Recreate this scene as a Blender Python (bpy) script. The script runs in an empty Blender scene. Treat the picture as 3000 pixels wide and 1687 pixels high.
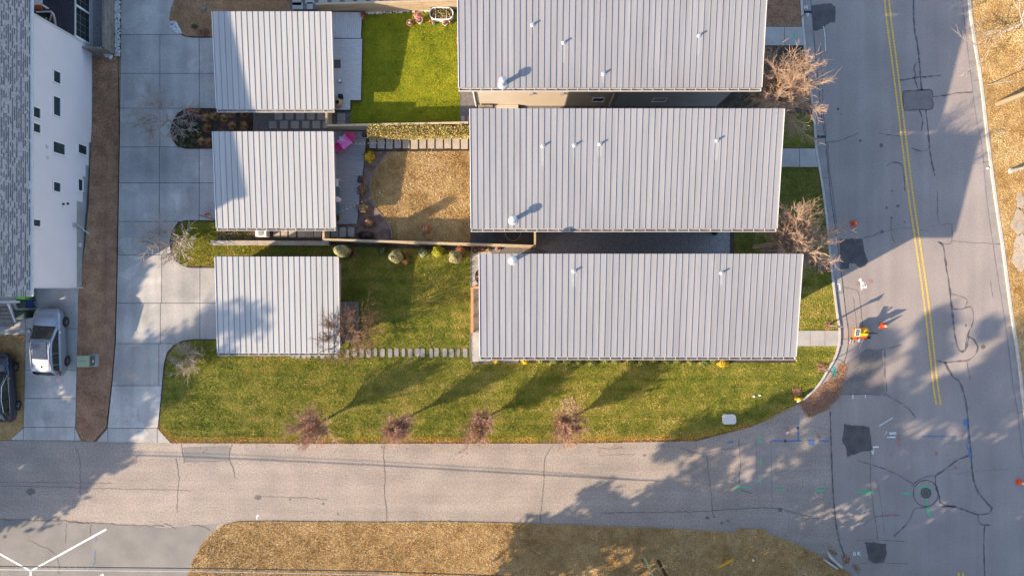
import bpy, bmesh, math, random
import numpy as np
from mathutils import Vector, Matrix

sc = bpy.context.scene
C = sc.collection
R = math.radians
PI = math.pi

# ------------------------------------------------------------------ camera, sky, sun, exposure
H = 47.6                                   # drone height over the street
cam_d = bpy.data.cameras.new('camera')
cam_d.sensor_width = 36.0
cam_d.lens = 24.0
cam_d.clip_end = 5000
cam = bpy.data.objects.new('camera', cam_d)
cam.location = (0, 0, H)
C.objects.link(cam)
sc.camera = cam

SUN_EL = 26.0
SUN_DIR = 28.5                             # shadows fall 28.5 degrees above +X
world = bpy.data.worlds.new('World')
sc.world = world
world.use_nodes = True
wn = world.node_tree.nodes
wl = world.node_tree.links
for n in list(wn):
    wn.remove(n)
wo = wn.new('ShaderNodeOutputWorld')
bg = wn.new('ShaderNodeBackground')
sky = wn.new('ShaderNodeTexSky')
sky.sky_type = 'NISHITA'
sky.sun_disc = False
sky.sun_elevation = R(SUN_EL)
sky.sun_rotation = R(270 - SUN_DIR)
bg.inputs['Strength'].default_value = 0.15
wl.new(sky.outputs[0], bg.inputs['Color'])
wl.new(bg.outputs[0], wo.inputs['Surface'])

sun_d = bpy.data.lights.new('sun', 'SUN')
sun_d.energy = 4.4
sun_d.angle = R(0.53)
sun_d.color = (1.0, 0.80, 0.57)
sun = bpy.data.objects.new('sun', sun_d)
sdir = Vector((math.cos(R(SUN_DIR)) * math.cos(R(SUN_EL)), math.sin(R(SUN_DIR)) * math.cos(R(SUN_EL)), -math.sin(R(SUN_EL))))
sun.rotation_euler = sdir.to_track_quat('-Z', 'Y').to_euler()
sun.location = (-60, -30, 60)
C.objects.link(sun)

sc.view_settings.view_transform = 'Standard'
sc.view_settings.look = 'None'
sc.view_settings.exposure = 1.55
sc.view_settings.gamma = 1.0
sc.view_settings.use_curve_mapping = False
sc.render.engine = 'CYCLES'
sc.cycles.use_denoising = True
try:
    sc.cycles.denoiser = 'OPENIMAGEDENOISE'
    sc.cycles.denoising_input_passes = 'RGB_ALBEDO_NORMAL'
    sc.cycles.denoising_prefilter = 'ACCURATE'
except Exception:
    pass
sc.cycles.max_bounces = 5

# ------------------------------------------------------------------ placing by photo pixel (native 3000 x 1687)
S = 42.0
def smooth(t):
    t = min(1.0, max(0.0, t))
    return t * t * (3 - 2 * t)
def zg(X, Y):
    """Height of the ground: flat, with a rise under the white house on the west side."""
    a = smooth((-27.75 - X) / 1.9)
    if a <= 0:
        return 0.0
    if Y > 2.0:
        b = smooth((14.0 - Y) / 12.0)
    elif Y > -0.5:
        b = 1.0
    else:
        b = 1.0 - min(1.0, max(0.0, (-0.5 - Y) / 10.3))
    return 1.4 * a * b
def at(px, py, z=0.0):
    f = (1 - z / H) / S
    return Vector(((px - 1500) * f, (843.5 - py) * f, z))
def gnd(px, py, dz=0.0):
    z = 0.0
    for _ in range(6):
        p = at(px, py, z)
        z = zg(p.x, p.y) + dz
    return at(px, py, z)

# ------------------------------------------------------------------ objects, things, parts
ORG = {}
def props(o, label=None, cat=None, group=None, kind=None):
    if label: o['label'] = label
    if cat: o['category'] = cat
    if group: o['group'] = group
    if kind: o['kind'] = kind
    return o
def thing(name, label, cat, loc=(0, 0, 0), rz=0.0, group=None, local=False):
    o = bpy.data.objects.new(name, None)
    o.empty_display_size = 0.2
    o.location = loc
    o.rotation_euler = (0, 0, rz)
    C.objects.link(o)
    props(o, label, cat, group)
    ORG[o] = Vector((0, 0, 0)) if local else Vector(loc)
    return o
def link(name, me, mat, parent=None):
    o = bpy.data.objects.new(name, me)
    if mat is not None and len(me.materials) == 0:
        me.materials.append(mat)
    C.objects.link(o)
    if parent is not None:
        o.parent = parent
        ORG[o] = ORG[parent]
    return o
class MB:
    def __init__(self):
        self.v = []; self.f = []
    def quad(self, *p):
        n = len(self.v)
        self.v += [tuple(q) for q in p]
        self.f.append(tuple(range(n, n + len(p))))
        return self
    def box(self, x0, x1, y0, y1, z0, z1):
        n = len(self.v)
        self.v += [(x, y, z) for z in (z0, z1) for y in (y0, y1) for x in (x0, x1)]
        self.f += [tuple(n + i for i in q) for q in ((0, 2, 3, 1), (4, 5, 7, 6), (0, 1, 5, 4), (2, 6, 7, 3), (0, 4, 6, 2), (1, 3, 7, 5))]
        return self
    def hexa(self, b, t):
        """bottom 4 points (ccw) and top 4 points"""
        n = len(self.v)
        self.v += [tuple(q) for q in b] + [tuple(q) for q in t]
        self.f += [tuple(n + i for i in q) for q in ((3, 2, 1, 0), (4, 5, 6, 7), (0, 1, 5, 4), (1, 2, 6, 5), (2, 3, 7, 6), (3, 0, 4, 7))]
        return self
    def beam(self, p0, p1, w, h):
        """box along p0-p1, w across horizontally, h thick"""
        p0 = Vector(p0); p1 = Vector(p1)
        d = (p1 - p0).normalized()
        up = Vector((0, 0, 1)) if abs(d.z) < 0.95 else Vector((1, 0, 0))
        s = d.cross(up).normalized() * (w / 2)
        u = s.cross(d).normalized() * (h / 2)
        self.hexa([p0 - s - u, p0 + s - u, p1 + s - u, p1 - s - u], [p0 - s + u, p0 + s + u, p1 + s + u, p1 - s + u])
        return self
    def tube(self, pts, r, n=8, caps=True):
        pts = [Vector(p) for p in pts]
        rs = r if isinstance(r, (list, tuple)) else [r] * len(pts)
        base = len(self.v)
        for i, p in enumerate(pts):
            d = (pts[min(i + 1, len(pts) - 1)] - pts[max(i - 1, 0)])
            d = d.normalized() if d.length > 1e-9 else Vector((0, 0, 1))
            up = Vector((0, 0, 1)) if abs(d.z) < 0.9 else Vector((1, 0, 0))
            a = d.cross(up).normalized(); b = d.cross(a)
            for k in range(n):
                t = 2 * PI * k / n
                self.v.append(tuple(p + (a * math.cos(t) + b * math.sin(t)) * rs[i]))
        for i in range(len(pts) - 1):
            for k in range(n):
                q = base + i * n
                self.f.append((q + k, q + (k + 1) % n, q + n + (k + 1) % n, q + n + k))
        if caps:
            self.f.append(tuple(base + k for k in range(n))[::-1])
            q = base + (len(pts) - 1) * n
            self.f.append(tuple(q + k for k in range(n)))
        return self
    def lathe(self, c, prof, n=16):
        """prof list of (r, z) about vertical axis through c"""
        base = len(self.v)
        for r, z in prof:
            for k in range(n):
                t = 2 * PI * k / n
                self.v.append((c[0] + r * math.cos(t), c[1] + r * math.sin(t), c[2] + z))
        for i in range(len(prof) - 1):
            for k in range(n):
                q = base + i * n
                self.f.append((q + k, q + (k + 1) % n, q + n + (k + 1) % n, q + n + k))
        self.f.append(tuple(base + k for k in range(n))[::-1])
        q = base + (len(prof) - 1) * n
        self.f.append(tuple(q + k for k in range(n)))
        return self
    def prism(self, pts, z0, z1):
        """vertical prism over a plan polygon of (x, y)"""
        a = sum(pts[i][0] * pts[(i + 1) % len(pts)][1] - pts[(i + 1) % len(pts)][0] * pts[i][1] for i in range(len(pts)))
        if a < 0: pts = pts[::-1]
        n = len(self.v); k = len(pts)
        zz = z1 if callable(z1) else (lambda x, y: z1)
        self.v += [(p[0], p[1], z0) for p in pts] + [(p[0], p[1], zz(p[0], p[1])) for p in pts]
        self.f.append(tuple(n + i for i in range(k))[::-1])
        self.f.append(tuple(n + k + i for i in range(k)))
        for i in range(k):
            j = (i + 1) % k
            self.f.append((n + i, n + j, n + k + j, n + k + i))
        return self
    def loft(self, secs, close=True, caps=True):
        base = len(self.v); m = len(secs[0])
        for s in secs:
            self.v += [tuple(p) for p in s]
        for i in range(len(secs) - 1):
            for k in range(m if close else m - 1):
                q = base + i * m
                self.f.append((q + k, q + (k + 1) % m, q + m + (k + 1) % m, q + m + k))
        if caps and close:
            self.f.append(tuple(base + k for k in range(m))[::-1])
            q = base + (len(secs) - 1) * m
            self.f.append(tuple(q + k for k in range(m)))
        return self
    def mesh(self, name, origin=Vector((0, 0, 0)), sm=False):
        me = bpy.data.meshes.new(name)
        o = origin
        me.from_pydata([(x - o[0], y - o[1], z - o[2]) for x, y, z in self.v], [], self.f)
        if sm:
            me.polygons.foreach_set('use_smooth', [True] * len(me.polygons))
        me.update()
        return me
    def build(self, name, mat, parent=None, sm=False, loc=None):
        if parent is not None:
            return link(name, self.mesh(name, ORG[parent], sm), mat, parent)
        loc = Vector(loc) if loc is not None else Vector((0, 0, 0))
        o = link(name, self.mesh(name, loc, sm), mat)
        o.location = loc
        ORG[o] = loc
        return o
def npmesh(name, verts, faces_n, idx, mat, parent=None, colors=None, sm=False, loc=None):
    """fast mesh: verts (n,3), idx flat loop indices, every face with faces_n corners"""
    o0 = ORG[parent] if parent is not None else (Vector(loc) if loc is not None else Vector((0, 0, 0)))
    v = np.asarray(verts, dtype=np.float32) - np.array(o0, dtype=np.float32)
    idx = np.asarray(idx, dtype=np.int32).ravel()
    nf = len(idx) // faces_n
    me = bpy.data.meshes.new(name)
    me.vertices.add(len(v)); me.vertices.foreach_set('co', v.ravel())
    me.loops.add(len(idx)); me.loops.foreach_set('vertex_index', idx)
    me.polygons.add(nf)
    me.polygons.foreach_set('loop_start', np.arange(0, nf * faces_n, faces_n, dtype=np.int32))
    if sm:
        me.polygons.foreach_set('use_smooth', np.ones(nf, dtype=bool))
    me.update(calc_edges=True)
    if colors is not None:
        ca = me.color_attributes.new('col', 'FLOAT_COLOR', 'POINT')
        cc = np.ones((len(v), 4), dtype=np.float32); cc[:, :3] = colors
        ca.data.foreach_set('color', cc.ravel())
    o = link(name, me, mat, parent)
    if parent is None:
        o.location = o0; ORG[o] = o0
    return o
def dup(root, loc, rz=None, label=None):
    r = root.copy(); C.objects.link(r); r.location = loc
    ORG[r] = ORG[root]
    if rz is not None: r.rotation_euler = (0, 0, rz)
    if label: r['label'] = label
    for ch in list(root.children):
        c = ch.copy(); C.objects.link(c); c.parent = r
        for g in list(ch.children):
            d = g.copy(); C.objects.link(d); d.parent = c
    return r

# ------------------------------------------------------------------ materials
MATS = {}
def mat(name, c, c2=None, scale=1.5, detail=5, rough=0.85, fine=0.0, fscale=14.0, rnd=0.0, bump=0.0, bscale=30.0,
        metal=0.0, spec=0.3, lo=0.35, hi=0.65, attr=False, stretch=None, streak=None, spots=None, coat=0.0):
    if name in MATS: return MATS[name]
    c = tuple(v * 0.81 for v in c)
    if c2 is not None: c2 = tuple(v * 0.81 for v in c2)
    m = bpy.data.materials.new(name); m.use_nodes = True
    N = m.node_tree.nodes; L = m.node_tree.links
    for n in list(N): N.remove(n)
    out = N.new('ShaderNodeOutputMaterial'); p = N.new('ShaderNodeBsdfPrincipled')
    L.new(p.outputs[0], out.inputs[0])
    p.inputs['Roughness'].default_value = rough
    p.inputs['Metallic'].default_value = metal
    p.inputs['Specular IOR Level'].default_value = spec
    if coat: p.inputs['Coat Weight'].default_value = coat
    geo = N.new('ShaderNodeNewGeometry')
    pos = geo.outputs['Position']
    if stretch:
        mp = N.new('ShaderNodeMapping'); mp.inputs['Scale'].default_value = stretch
        L.new(pos, mp.inputs[0]); spos = mp.outputs[0]
    else:
        spos = pos
    def noise(sc_, det, vec):
        n = N.new('ShaderNodeTexNoise'); n.inputs['Scale'].default_value = sc_
        n.inputs['Detail'].default_value = det; L.new(vec, n.inputs['Vector']); return n
    if attr:
        a = N.new('ShaderNodeAttribute'); a.attribute_name = 'col'; col = a.outputs['Color']
    elif c2 is not None:
        n = noise(scale, detail, spos)
        mr = N.new('ShaderNodeMapRange'); mr.inputs['From Min'].default_value = lo; mr.inputs['From Max'].default_value = hi
        L.new(n.outputs['Fac'], mr.inputs['Value'])
        mx = N.new('ShaderNodeMix'); mx.data_type = 'RGBA'
        L.new(mr.outputs[0], mx.inputs[0])
        mx.inputs[6].default_value = (*c, 1); mx.inputs[7].default_value = (*c2, 1)
        col = mx.outputs[2]
    else:
        rgb = N.new('ShaderNodeRGB'); rgb.outputs[0].default_value = (*c, 1); col = rgb.outputs[0]
    def mulv(col, val):
        v = N.new('ShaderNodeVectorMath'); v.operation = 'SCALE'
        L.new(col, v.inputs[0]); L.new(val, v.inputs['Scale']); return v.outputs[0]
    if fine:
        n = noise(fscale, 3, pos)
        mr = N.new('ShaderNodeMapRange'); mr.inputs['From Min'].default_value = 0.25; mr.inputs['From Max'].default_value = 0.75
        mr.inputs['To Min'].default_value = 1 - fine; mr.inputs['To Max'].default_value = 1 + fine
        L.new(n.outputs['Fac'], mr.inputs['Value']); col = mulv(col, mr.outputs[0])
    if streak:                                # (scale xyz, amount): long worn streaks
        mp = N.new('ShaderNodeMapping'); mp.inputs['Scale'].default_value = streak[0]; L.new(pos, mp.inputs[0])
        n = noise(1.0, 4, mp.outputs[0])
        mr = N.new('ShaderNodeMapRange'); mr.inputs['From Min'].default_value = 0.3; mr.inputs['From Max'].default_value = 0.7
        mr.inputs['To Min'].default_value = 1 - streak[1]; mr.inputs['To Max'].default_value = 1 + streak[1]
        L.new(n.outputs['Fac'], mr.inputs['Value']); col = mulv(col, mr.outputs[0])
    if spots:                                 # (scale, threshold, factor): scattered darker or lighter spots
        n = noise(spots[0], 2, pos)
        mr = N.new('ShaderNodeMapRange'); mr.inputs['From Min'].default_value = spots[1]; mr.inputs['From Max'].default_value = spots[1] + 0.05
        mr.inputs['To Min'].default_value = 1; mr.inputs['To Max'].default_value = spots[2]
        L.new(n.outputs['Fac'], mr.inputs['Value']); col = mulv(col, mr.outputs[0])
    if rnd:
        oi = N.new('ShaderNodeObjectInfo')
        mr = N.new('ShaderNodeMapRange'); mr.inputs['To Min'].default_value = 1 - rnd; mr.inputs['To Max'].default_value = 1 + rnd
        L.new(oi.outputs['Random'], mr.inputs['Value']); col = mulv(col, mr.outputs[0])
    L.new(col, p.inputs['Base Color'])
    if bump:
        n = noise(bscale, 4, pos)
        b = N.new('ShaderNodeBump'); b.inputs['Strength'].default_value = bump; b.inputs['Distance'].default_value = 0.02
        L.new(n.outputs['Fac'], b.inputs['Height']); L.new(b.outputs[0], p.inputs['Normal'])
    MATS[name] = m
    return m

m_street_s = mat('asphalt_pale', (0.325, 0.272, 0.232), (0.262, 0.222, 0.193), scale=0.5, rough=0.9, fine=0.30, fscale=9, bump=0.5, bscale=22,
                 streak=((0.05, 1.3, 1), 0.09), spots=(3.5, 0.73, 0.6))
m_street_e = mat('asphalt_grey', (0.306, 0.262, 0.240), (0.264, 0.226, 0.209), scale=0.35, rough=0.9, fine=0.16, fscale=12, bump=0.4, bscale=28,
                 streak=((1.1, 0.05, 1), 0.08), spots=(2.2, 0.75, 0.6))
m_lot = mat('asphalt_lot', (0.225, 0.21, 0.195), (0.18, 0.168, 0.158), scale=0.7, rough=0.9, fine=0.15, bump=0.3)
m_patch = mat('asphalt_patch', (0.105, 0.095, 0.093), (0.07, 0.065, 0.067), scale=1.5, rough=0.9, fine=0.25, fscale=20, bump=0.5)
m_patch2 = mat('asphalt_cut', (0.205, 0.175, 0.165), (0.165, 0.142, 0.136), scale=1, rough=0.9, fine=0.2, bump=0.4)
m_tar = mat('tar_sealant', (0.075, 0.068, 0.072), (0.135, 0.12, 0.118), scale=2, rough=0.6)
m_crack = mat('asphalt_crack', (0.12, 0.105, 0.098), (0.17, 0.148, 0.138), scale=2, rough=0.9)
m_yellow = mat('road_paint_yellow', (0.80, 0.49, 0.05), (0.66, 0.42, 0.08), scale=6, rough=0.7, fine=0.2)
m_white_paint = mat('road_paint_white', (0.75, 0.74, 0.72), (0.6, 0.6, 0.6), scale=6, rough=0.7)
m_green_paint = mat('marker_paint_green', (0.05, 0.50, 0.22), (0.09, 0.42, 0.2), scale=8, rough=0.7)
m_blue_paint = mat('marker_paint_blue', (0.06, 0.16, 0.40), (0.13, 0.17, 0.3), scale=8, rough=0.7)
m_orange_paint = mat('marker_paint_orange', (0.55, 0.17, 0.10), (0.24, 0.17, 0.16), scale=9, rough=0.8, lo=0.3, hi=0.55)
m_conc = mat('concrete', (0.425, 0.405, 0.375), (0.275, 0.268, 0.262), scale=0.42, detail=6, rough=0.85, fine=0.12, fscale=8, bump=0.2, rnd=0.09, lo=0.3, hi=0.7, streak=((1.3, 0.10, 1), 0.13),
             spots=(0.55, 0.58, 1.16))
m_conc_w = mat('concrete_walk', (0.40, 0.37, 0.34), (0.33, 0.31, 0.29), scale=1.2, rough=0.85, fine=0.1, rnd=0.06, bump=0.2)
m_joint = mat('joint_dirt', (0.06, 0.056, 0.055), rough=0.95)
m_kerb = mat('kerb_concrete', (0.52, 0.47, 0.41), (0.40, 0.37, 0.34), scale=2, rough=0.85, fine=0.15)
m_gutter = mat('gutter_pan', (0.32, 0.285, 0.265), (0.26, 0.235, 0.225), scale=1.2, rough=0.85, fine=0.12)
m_soil = mat('soil', (0.055, 0.040, 0.032), (0.10, 0.075, 0.058), scale=1.8, rough=1.0, fine=0.35, fscale=10, bump=0.8, bscale=18)
m_mulch = mat('mulch', (0.040, 0.024, 0.020), (0.075, 0.045, 0.036), scale=3, rough=1.0, fine=0.5, fscale=16, bump=1.0, bscale=25)
m_mulch2 = mat('mulch_worn', (0.13, 0.088, 0.07), (0.22, 0.155, 0.125), scale=2.2, rough=1.0, fine=0.45, fscale=14, bump=1.0, bscale=25)
m_stain = mat('roof_stain', (0.335, 0.34, 0.348), (0.285, 0.29, 0.297), scale=6, rough=0.5, stretch=(3, 0.6, 1))
m_gravel = mat('gravel', (0.20, 0.18, 0.17), (0.11, 0.10, 0.10), scale=16, detail=2, rough=0.95, fine=0.4, fscale=40, bump=1.0, bscale=40)
m_gravel_d = mat('gravel_dark', (0.36, 0.34, 0.34), (0.20, 0.19, 0.195), scale=14, detail=2, rough=0.95, fine=0.4, fscale=40, bump=1.0, bscale=40)
m_turf_base = mat('turf_base', (0.125, 0.140, 0.014), (0.205, 0.185, 0.032), scale=1.5, rough=1.0, fine=0.5, fscale=16, streak=((0.12, 2.6, 1), 0.2), bump=0.6, bscale=14)
m_turf_bright = mat('turf_bright', (0.165, 0.195, 0.006), (0.24, 0.245, 0.010), scale=1.2, rough=1.0, fine=0.3, fscale=12)
m_straw_base = mat('straw_base', (0.30, 0.195, 0.085), (0.42, 0.29, 0.14), scale=1.1, rough=1.0, fine=0.45, fscale=14, bump=0.6, bscale=14)
m_brown_base = mat('brown_base', (0.24, 0.135, 0.08), (0.34, 0.20, 0.12), scale=1.4, rough=1.0, fine=0.35, fscale=10)
m_blade = mat('grass_blade', (0, 0, 0), attr=True, rough=0.8, spec=0.15)
m_leaf = mat('leaf', (0, 0, 0), attr=True, rough=0.6, spec=0.25)
m_roof = mat('metal_roof', (0.272, 0.268, 0.280), (0.250, 0.247, 0.258), scale=0.5, rough=0.42, metal=0.0, spec=0.4, rnd=0.035, stretch=(3, 0.4, 1), fine=0.03, streak=((7, 0.22, 1), 0.09))
m_roof_g = mat('metal_roof_pale', (0.365, 0.362, 0.358), (0.34, 0.337, 0.335), scale=0.5, rough=0.42, spec=0.4, rnd=0.035, stretch=(3, 0.4, 1), fine=0.03, streak=((7, 0.22, 1), 0.09))
m_trim = mat('white_trim', (0.60, 0.58, 0.58), (0.55, 0.53, 0.53), scale=2, rough=0.5)
m_frame = mat('window_frame', (0.80, 0.79, 0.79), (0.76, 0.75, 0.75), scale=2, rough=0.5)
m_step = mat('stepping_stone', (0.25, 0.24, 0.235), (0.19, 0.18, 0.18), scale=2.5, rough=0.9, fine=0.12, rnd=0.12, bump=0.2)
m_shadowline = mat('shingle_shadow_line', (0.12, 0.105, 0.11), rough=0.95)
m_fascia = mat('fascia', (0.30, 0.30, 0.32), rough=0.5)
m_zinc = mat('galvanised', (0.62, 0.62, 0.63), (0.5, 0.5, 0.52), scale=5, rough=0.35, metal=0.5)
m_debris = mat('gutter_debris', (0.12, 0.085, 0.06), (0.30, 0.26, 0.22), scale=2.5, rough=1)
m_wall_b = mat('wall_beige', (0.50, 0.43, 0.35), (0.47, 0.405, 0.335), scale=1, rough=0.8)
m_wall_g = mat('wall_grey', (0.40, 0.39, 0.39), (0.36, 0.35, 0.35), scale=1, rough=0.8, bump=0.2)
m_siding = mat('white_siding', (0.72, 0.665, 0.68), (0.69, 0.635, 0.65), scale=0.8, rough=0.6)
m_found = mat('foundation', (0.34, 0.345, 0.35), (0.28, 0.285, 0.29), scale=1.5, rough=0.9, fine=0.08)
m_shingle = mat('shingles', (0.45, 0.405, 0.365), (0.34, 0.305, 0.28), scale=7, detail=2, rough=0.95, fine=0.25, fscale=20, rnd=0.0, stretch=(2, 1, 2))
m_shingle_d = mat('shingles_dark', (0.060, 0.058, 0.075), (0.040, 0.040, 0.055), scale=6, rough=0.95, fine=0.3)
m_glass = mat('window_glass', (0.018, 0.026, 0.030), (0.030, 0.045, 0.045), scale=2, rough=0.06, spec=0.6)
m_wood_p = mat('fence_pine', (0.47, 0.365, 0.24), (0.36, 0.275, 0.18), scale=2.5, rough=0.8, fine=0.15, rnd=0.12, stretch=(0.6, 6, 6))
m_wood_g = mat('weathered_wood', (0.27, 0.235, 0.20), (0.19, 0.165, 0.145), scale=2.5, rough=0.9, fine=0.2, rnd=0.12)
m_wood_o = mat('cedar', (0.50, 0.26, 0.11), (0.42, 0.21, 0.09), scale=3, rough=0.7, rnd=0.08)
m_deck_w = mat('deck_white', (0.60, 0.60, 0.60), (0.50, 0.50, 0.50), scale=3, rough=0.75, fine=0.12, stretch=(0.8, 5, 1))
m_deck_v = mat('deck_white_v', (0.60, 0.60, 0.60), (0.50, 0.50, 0.50), scale=3, rough=0.75, fine=0.12, stretch=(5, 0.8, 1))
m_deck_g = mat('deck_grey', (0.35, 0.335, 0.34), (0.29, 0.28, 0.285), scale=3, rough=0.75, fine=0.12, stretch=(0.8, 5, 1))
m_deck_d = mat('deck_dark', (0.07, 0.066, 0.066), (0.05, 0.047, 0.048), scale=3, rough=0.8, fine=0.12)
m_paver = mat('paver', (0.40, 0.385, 0.365), (0.33, 0.315, 0.30), scale=2.5, rough=0.9, fine=0.1, rnd=0.08, bump=0.2)
m_paver_w = mat('paver_warm', (0.42, 0.36, 0.29), (0.34, 0.29, 0.24), scale=2.5, rough=0.9, fine=0.12, rnd=0.08, bump=0.2)
m_white_stone = mat('white_stone', (0.62, 0.60, 0.58), (0.40, 0.38, 0.37), scale=5, rough=0.9, rnd=0.2)
m_bark = mat('bark', (0.20, 0.155, 0.125), (0.13, 0.10, 0.082), scale=4, rough=0.95, bump=0.5)
m_twig_red = mat('twig_red', (0.52, 0.315, 0.225), (0.42, 0.255, 0.18), scale=2, rough=0.9)
m_twig_tan = mat('twig_tan', (0.56, 0.37, 0.245), (0.45, 0.30, 0.20), scale=2, rough=0.9)
m_twig_pale = mat('twig_pale', (0.46, 0.38, 0.31), (0.36, 0.30, 0.25), scale=2, rough=0.9)
m_twig_grey = mat('twig_grey', (0.40, 0.34, 0.30), (0.32, 0.27, 0.24), scale=2, rough=0.9)
m_twig_brown = mat('twig_brown', (0.20, 0.115, 0.072), (0.15, 0.088, 0.056), scale=2, rough=0.9)
m_black = mat('black_plastic', (0.012, 0.012, 0.014), rough=0.5)
m_rubber = mat('rubber', (0.018, 0.018, 0.019), rough=0.8)
m_rim = mat('alloy', (0.35, 0.36, 0.38), rough=0.3, metal=0.7)
m_car_silver = mat('silver_paint', (0.26, 0.30, 0.37), (0.25, 0.285, 0.355), scale=1, rough=0.28, metal=0.35, spec=0.5, coat=0.5)
m_car_roof = mat('silver_roof', (0.30, 0.32, 0.36), (0.29, 0.31, 0.35), scale=1, rough=0.35, metal=0.2, spec=0.5)
m_car_blue = mat('dark_blue_paint', (0.005, 0.011, 0.026), (0.007, 0.014, 0.03), scale=1, rough=0.15, spec=0.5, coat=1.0)
m_carglass = mat('car_glass', (0.012, 0.016, 0.014), (0.03, 0.036, 0.026), scale=3, rough=0.05, spec=0.6)
m_chrome = mat('chrome', (0.7, 0.72, 0.75), rough=0.2, metal=0.9)
m_red_lamp = mat('red_lamp', (0.40, 0.02, 0.03), rough=0.2)
m_lamp = mat('clear_lamp', (0.6, 0.62, 0.65), rough=0.1)
m_orange = mat('safety_orange', (0.85, 0.10, 0.015), (0.75, 0.09, 0.02), scale=4, rough=0.55)
m_orange2 = mat('trailer_orange', (0.85, 0.25, 0.015), (0.78, 0.22, 0.02), scale=4, rough=0.5)
m_sun_yellow = mat('machine_yellow', (0.85, 0.47, 0.01), (0.78, 0.42, 0.012), scale=4, rough=0.45)
m_white = mat('white_plastic', (0.78, 0.77, 0.76), rough=0.5)
m_hyd = mat('hydrant_yellow', (0.78, 0.42, 0.015), (0.70, 0.36, 0.012), scale=5, rough=0.5)
m_sign_green = mat('sign_green', (0.06, 0.42, 0.34), rough=0.5)
m_sign_red = mat('sign_red', (0.55, 0.02, 0.03), rough=0.5)
m_steel = mat('steel', (0.42, 0.42, 0.43), (0.34, 0.34, 0.35), scale=6, rough=0.45, metal=0.4)
m_iron = mat('cast_iron', (0.045, 0.042, 0.042), (0.07, 0.06, 0.055), scale=8, rough=0.7)
m_iron2 = mat('iron_worn', (0.20, 0.155, 0.13), (0.15, 0.12, 0.105), scale=8, rough=0.7)
m_trans = mat('transformer_green', (0.30, 0.34, 0.22), (0.26, 0.30, 0.20), scale=3, rough=0.5)
m_bin_green = mat('bin_dark_green', (0.022, 0.050, 0.036), rough=0.45)
m_bin_lime = mat('bin_lime', (0.16, 0.55, 0.04), rough=0.45)
m_bin_blue = mat('bin_blue', (0.012, 0.055, 0.22), rough=0.45)
m_pink = mat('pink_plastic', (0.85, 0.17, 0.50), (0.82, 0.16, 0.47), scale=3, rough=0.5)
m_pink2 = mat('hot_pink_plastic', (0.78, 0.06, 0.24), rough=0.5)
m_towel = mat('towel', (0.20, 0.32, 0.34), (0.55, 0.62, 0.62), scale=9, rough=0.95, stretch=(4, 1, 1))
m_teal = mat('teal_metal', (0.10, 0.20, 0.22), rough=0.5)
m_terra = mat('terracotta', (0.42, 0.18, 0.10), (0.36, 0.15, 0.085), scale=4, rough=0.85)
m_pot_w = mat('pale_pot', (0.62, 0.58, 0.55), rough=0.7)
m_straw_basket = mat('wicker', (0.42, 0.31, 0.19), (0.30, 0.21, 0.12), scale=20, rough=0.9)
m_cable = mat('cable', (0.03, 0.03, 0.035), rough=0.7)
m_bulb = mat('bulb_glass', (0.55, 0.57, 0.46), rough=0.2)
m_mat = mat('door_mat', (0.13, 0.105, 0.10), rough=1.0, fine=0.2)
m_navy = mat('navy_metal', (0.014, 0.022, 0.045), rough=0.4)
m_post_wood = mat('pole_wood', (0.36, 0.26, 0.16), (0.27, 0.19, 0.12), scale=3, rough=0.9, stretch=(4, 4, 0.5))
m_orange_cloth = mat('orange_cushion', (0.50, 0.09, 0.03), rough=0.9)
m_solar = mat('solar_cell', (0.020, 0.030, 0.055), (0.035, 0.05, 0.08), scale=8, rough=0.15, spec=0.5)

# ------------------------------------------------------------------ plan helpers
def W(pts, z=0.0):
    return [tuple(at(x, y, z)[:2]) for x, y in pts]
def sheet(name, pts, z, m, parent=None, thick=0.03, kind='structure'):
    o = MB().prism(W(pts, z), z - thick, z).build(name, m, parent)
    if parent is None: props(o, kind=kind)
    return o
def curve(pts, step=8.0):
    """Catmull-Rom through px points"""
    P = [np.array(p, float) for p in pts]
    P = [2 * P[0] - P[1]] + P + [2 * P[-1] - P[-2]]
    out = []
    for i in range(1, len(P) - 2):
        n = max(1, int(np.linalg.norm(P[i + 1] - P[i]) / step))
        for k in range(n):
            t = k / n
            a, b, c, d = P[i - 1], P[i], P[i + 1], P[i + 2]
            out.append(0.5 * ((2 * b) + (-a + c) * t + (2 * a - 5 * b + 4 * c - d) * t * t + (-a + 3 * b - 3 * c + d) * t ** 3))
    out.append(P[-2])
    return out
def ribbon_into(mb, pts, w, z, wob=0.25, jit=0.0, seed=0, smoothed=True, step=8.0):
    rg = random.Random(seed)
    P = curve(pts, step) if smoothed else [np.array(p, float) for p in pts]
    P = [np.array(at(p[0], p[1], z)[:2]) for p in P]
    L = []; Rr = []
    for i, p in enumerate(P):
        d = P[min(i + 1, len(P) - 1)] - P[max(i - 1, 0)]
        d = d / (np.linalg.norm(d) + 1e-9)
        n = np.array((-d[1], d[0]))
        ww = w * 0.5 * (1 + wob * (rg.random() * 2 - 1))
        o = n * jit * (rg.random() * 2 - 1)
        L.append(p + n * ww + o); Rr.append(p - n * ww + o)
    b = len(mb.v)
    for l, r in zip(L, Rr):
        mb.v.append((l[0], l[1], z)); mb.v.append((r[0], r[1], z))
    for i in range(len(L) - 1):
        q = b + 2 * i
        mb.f.append((q, q + 1, q + 3, q + 2))
    return mb
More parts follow.
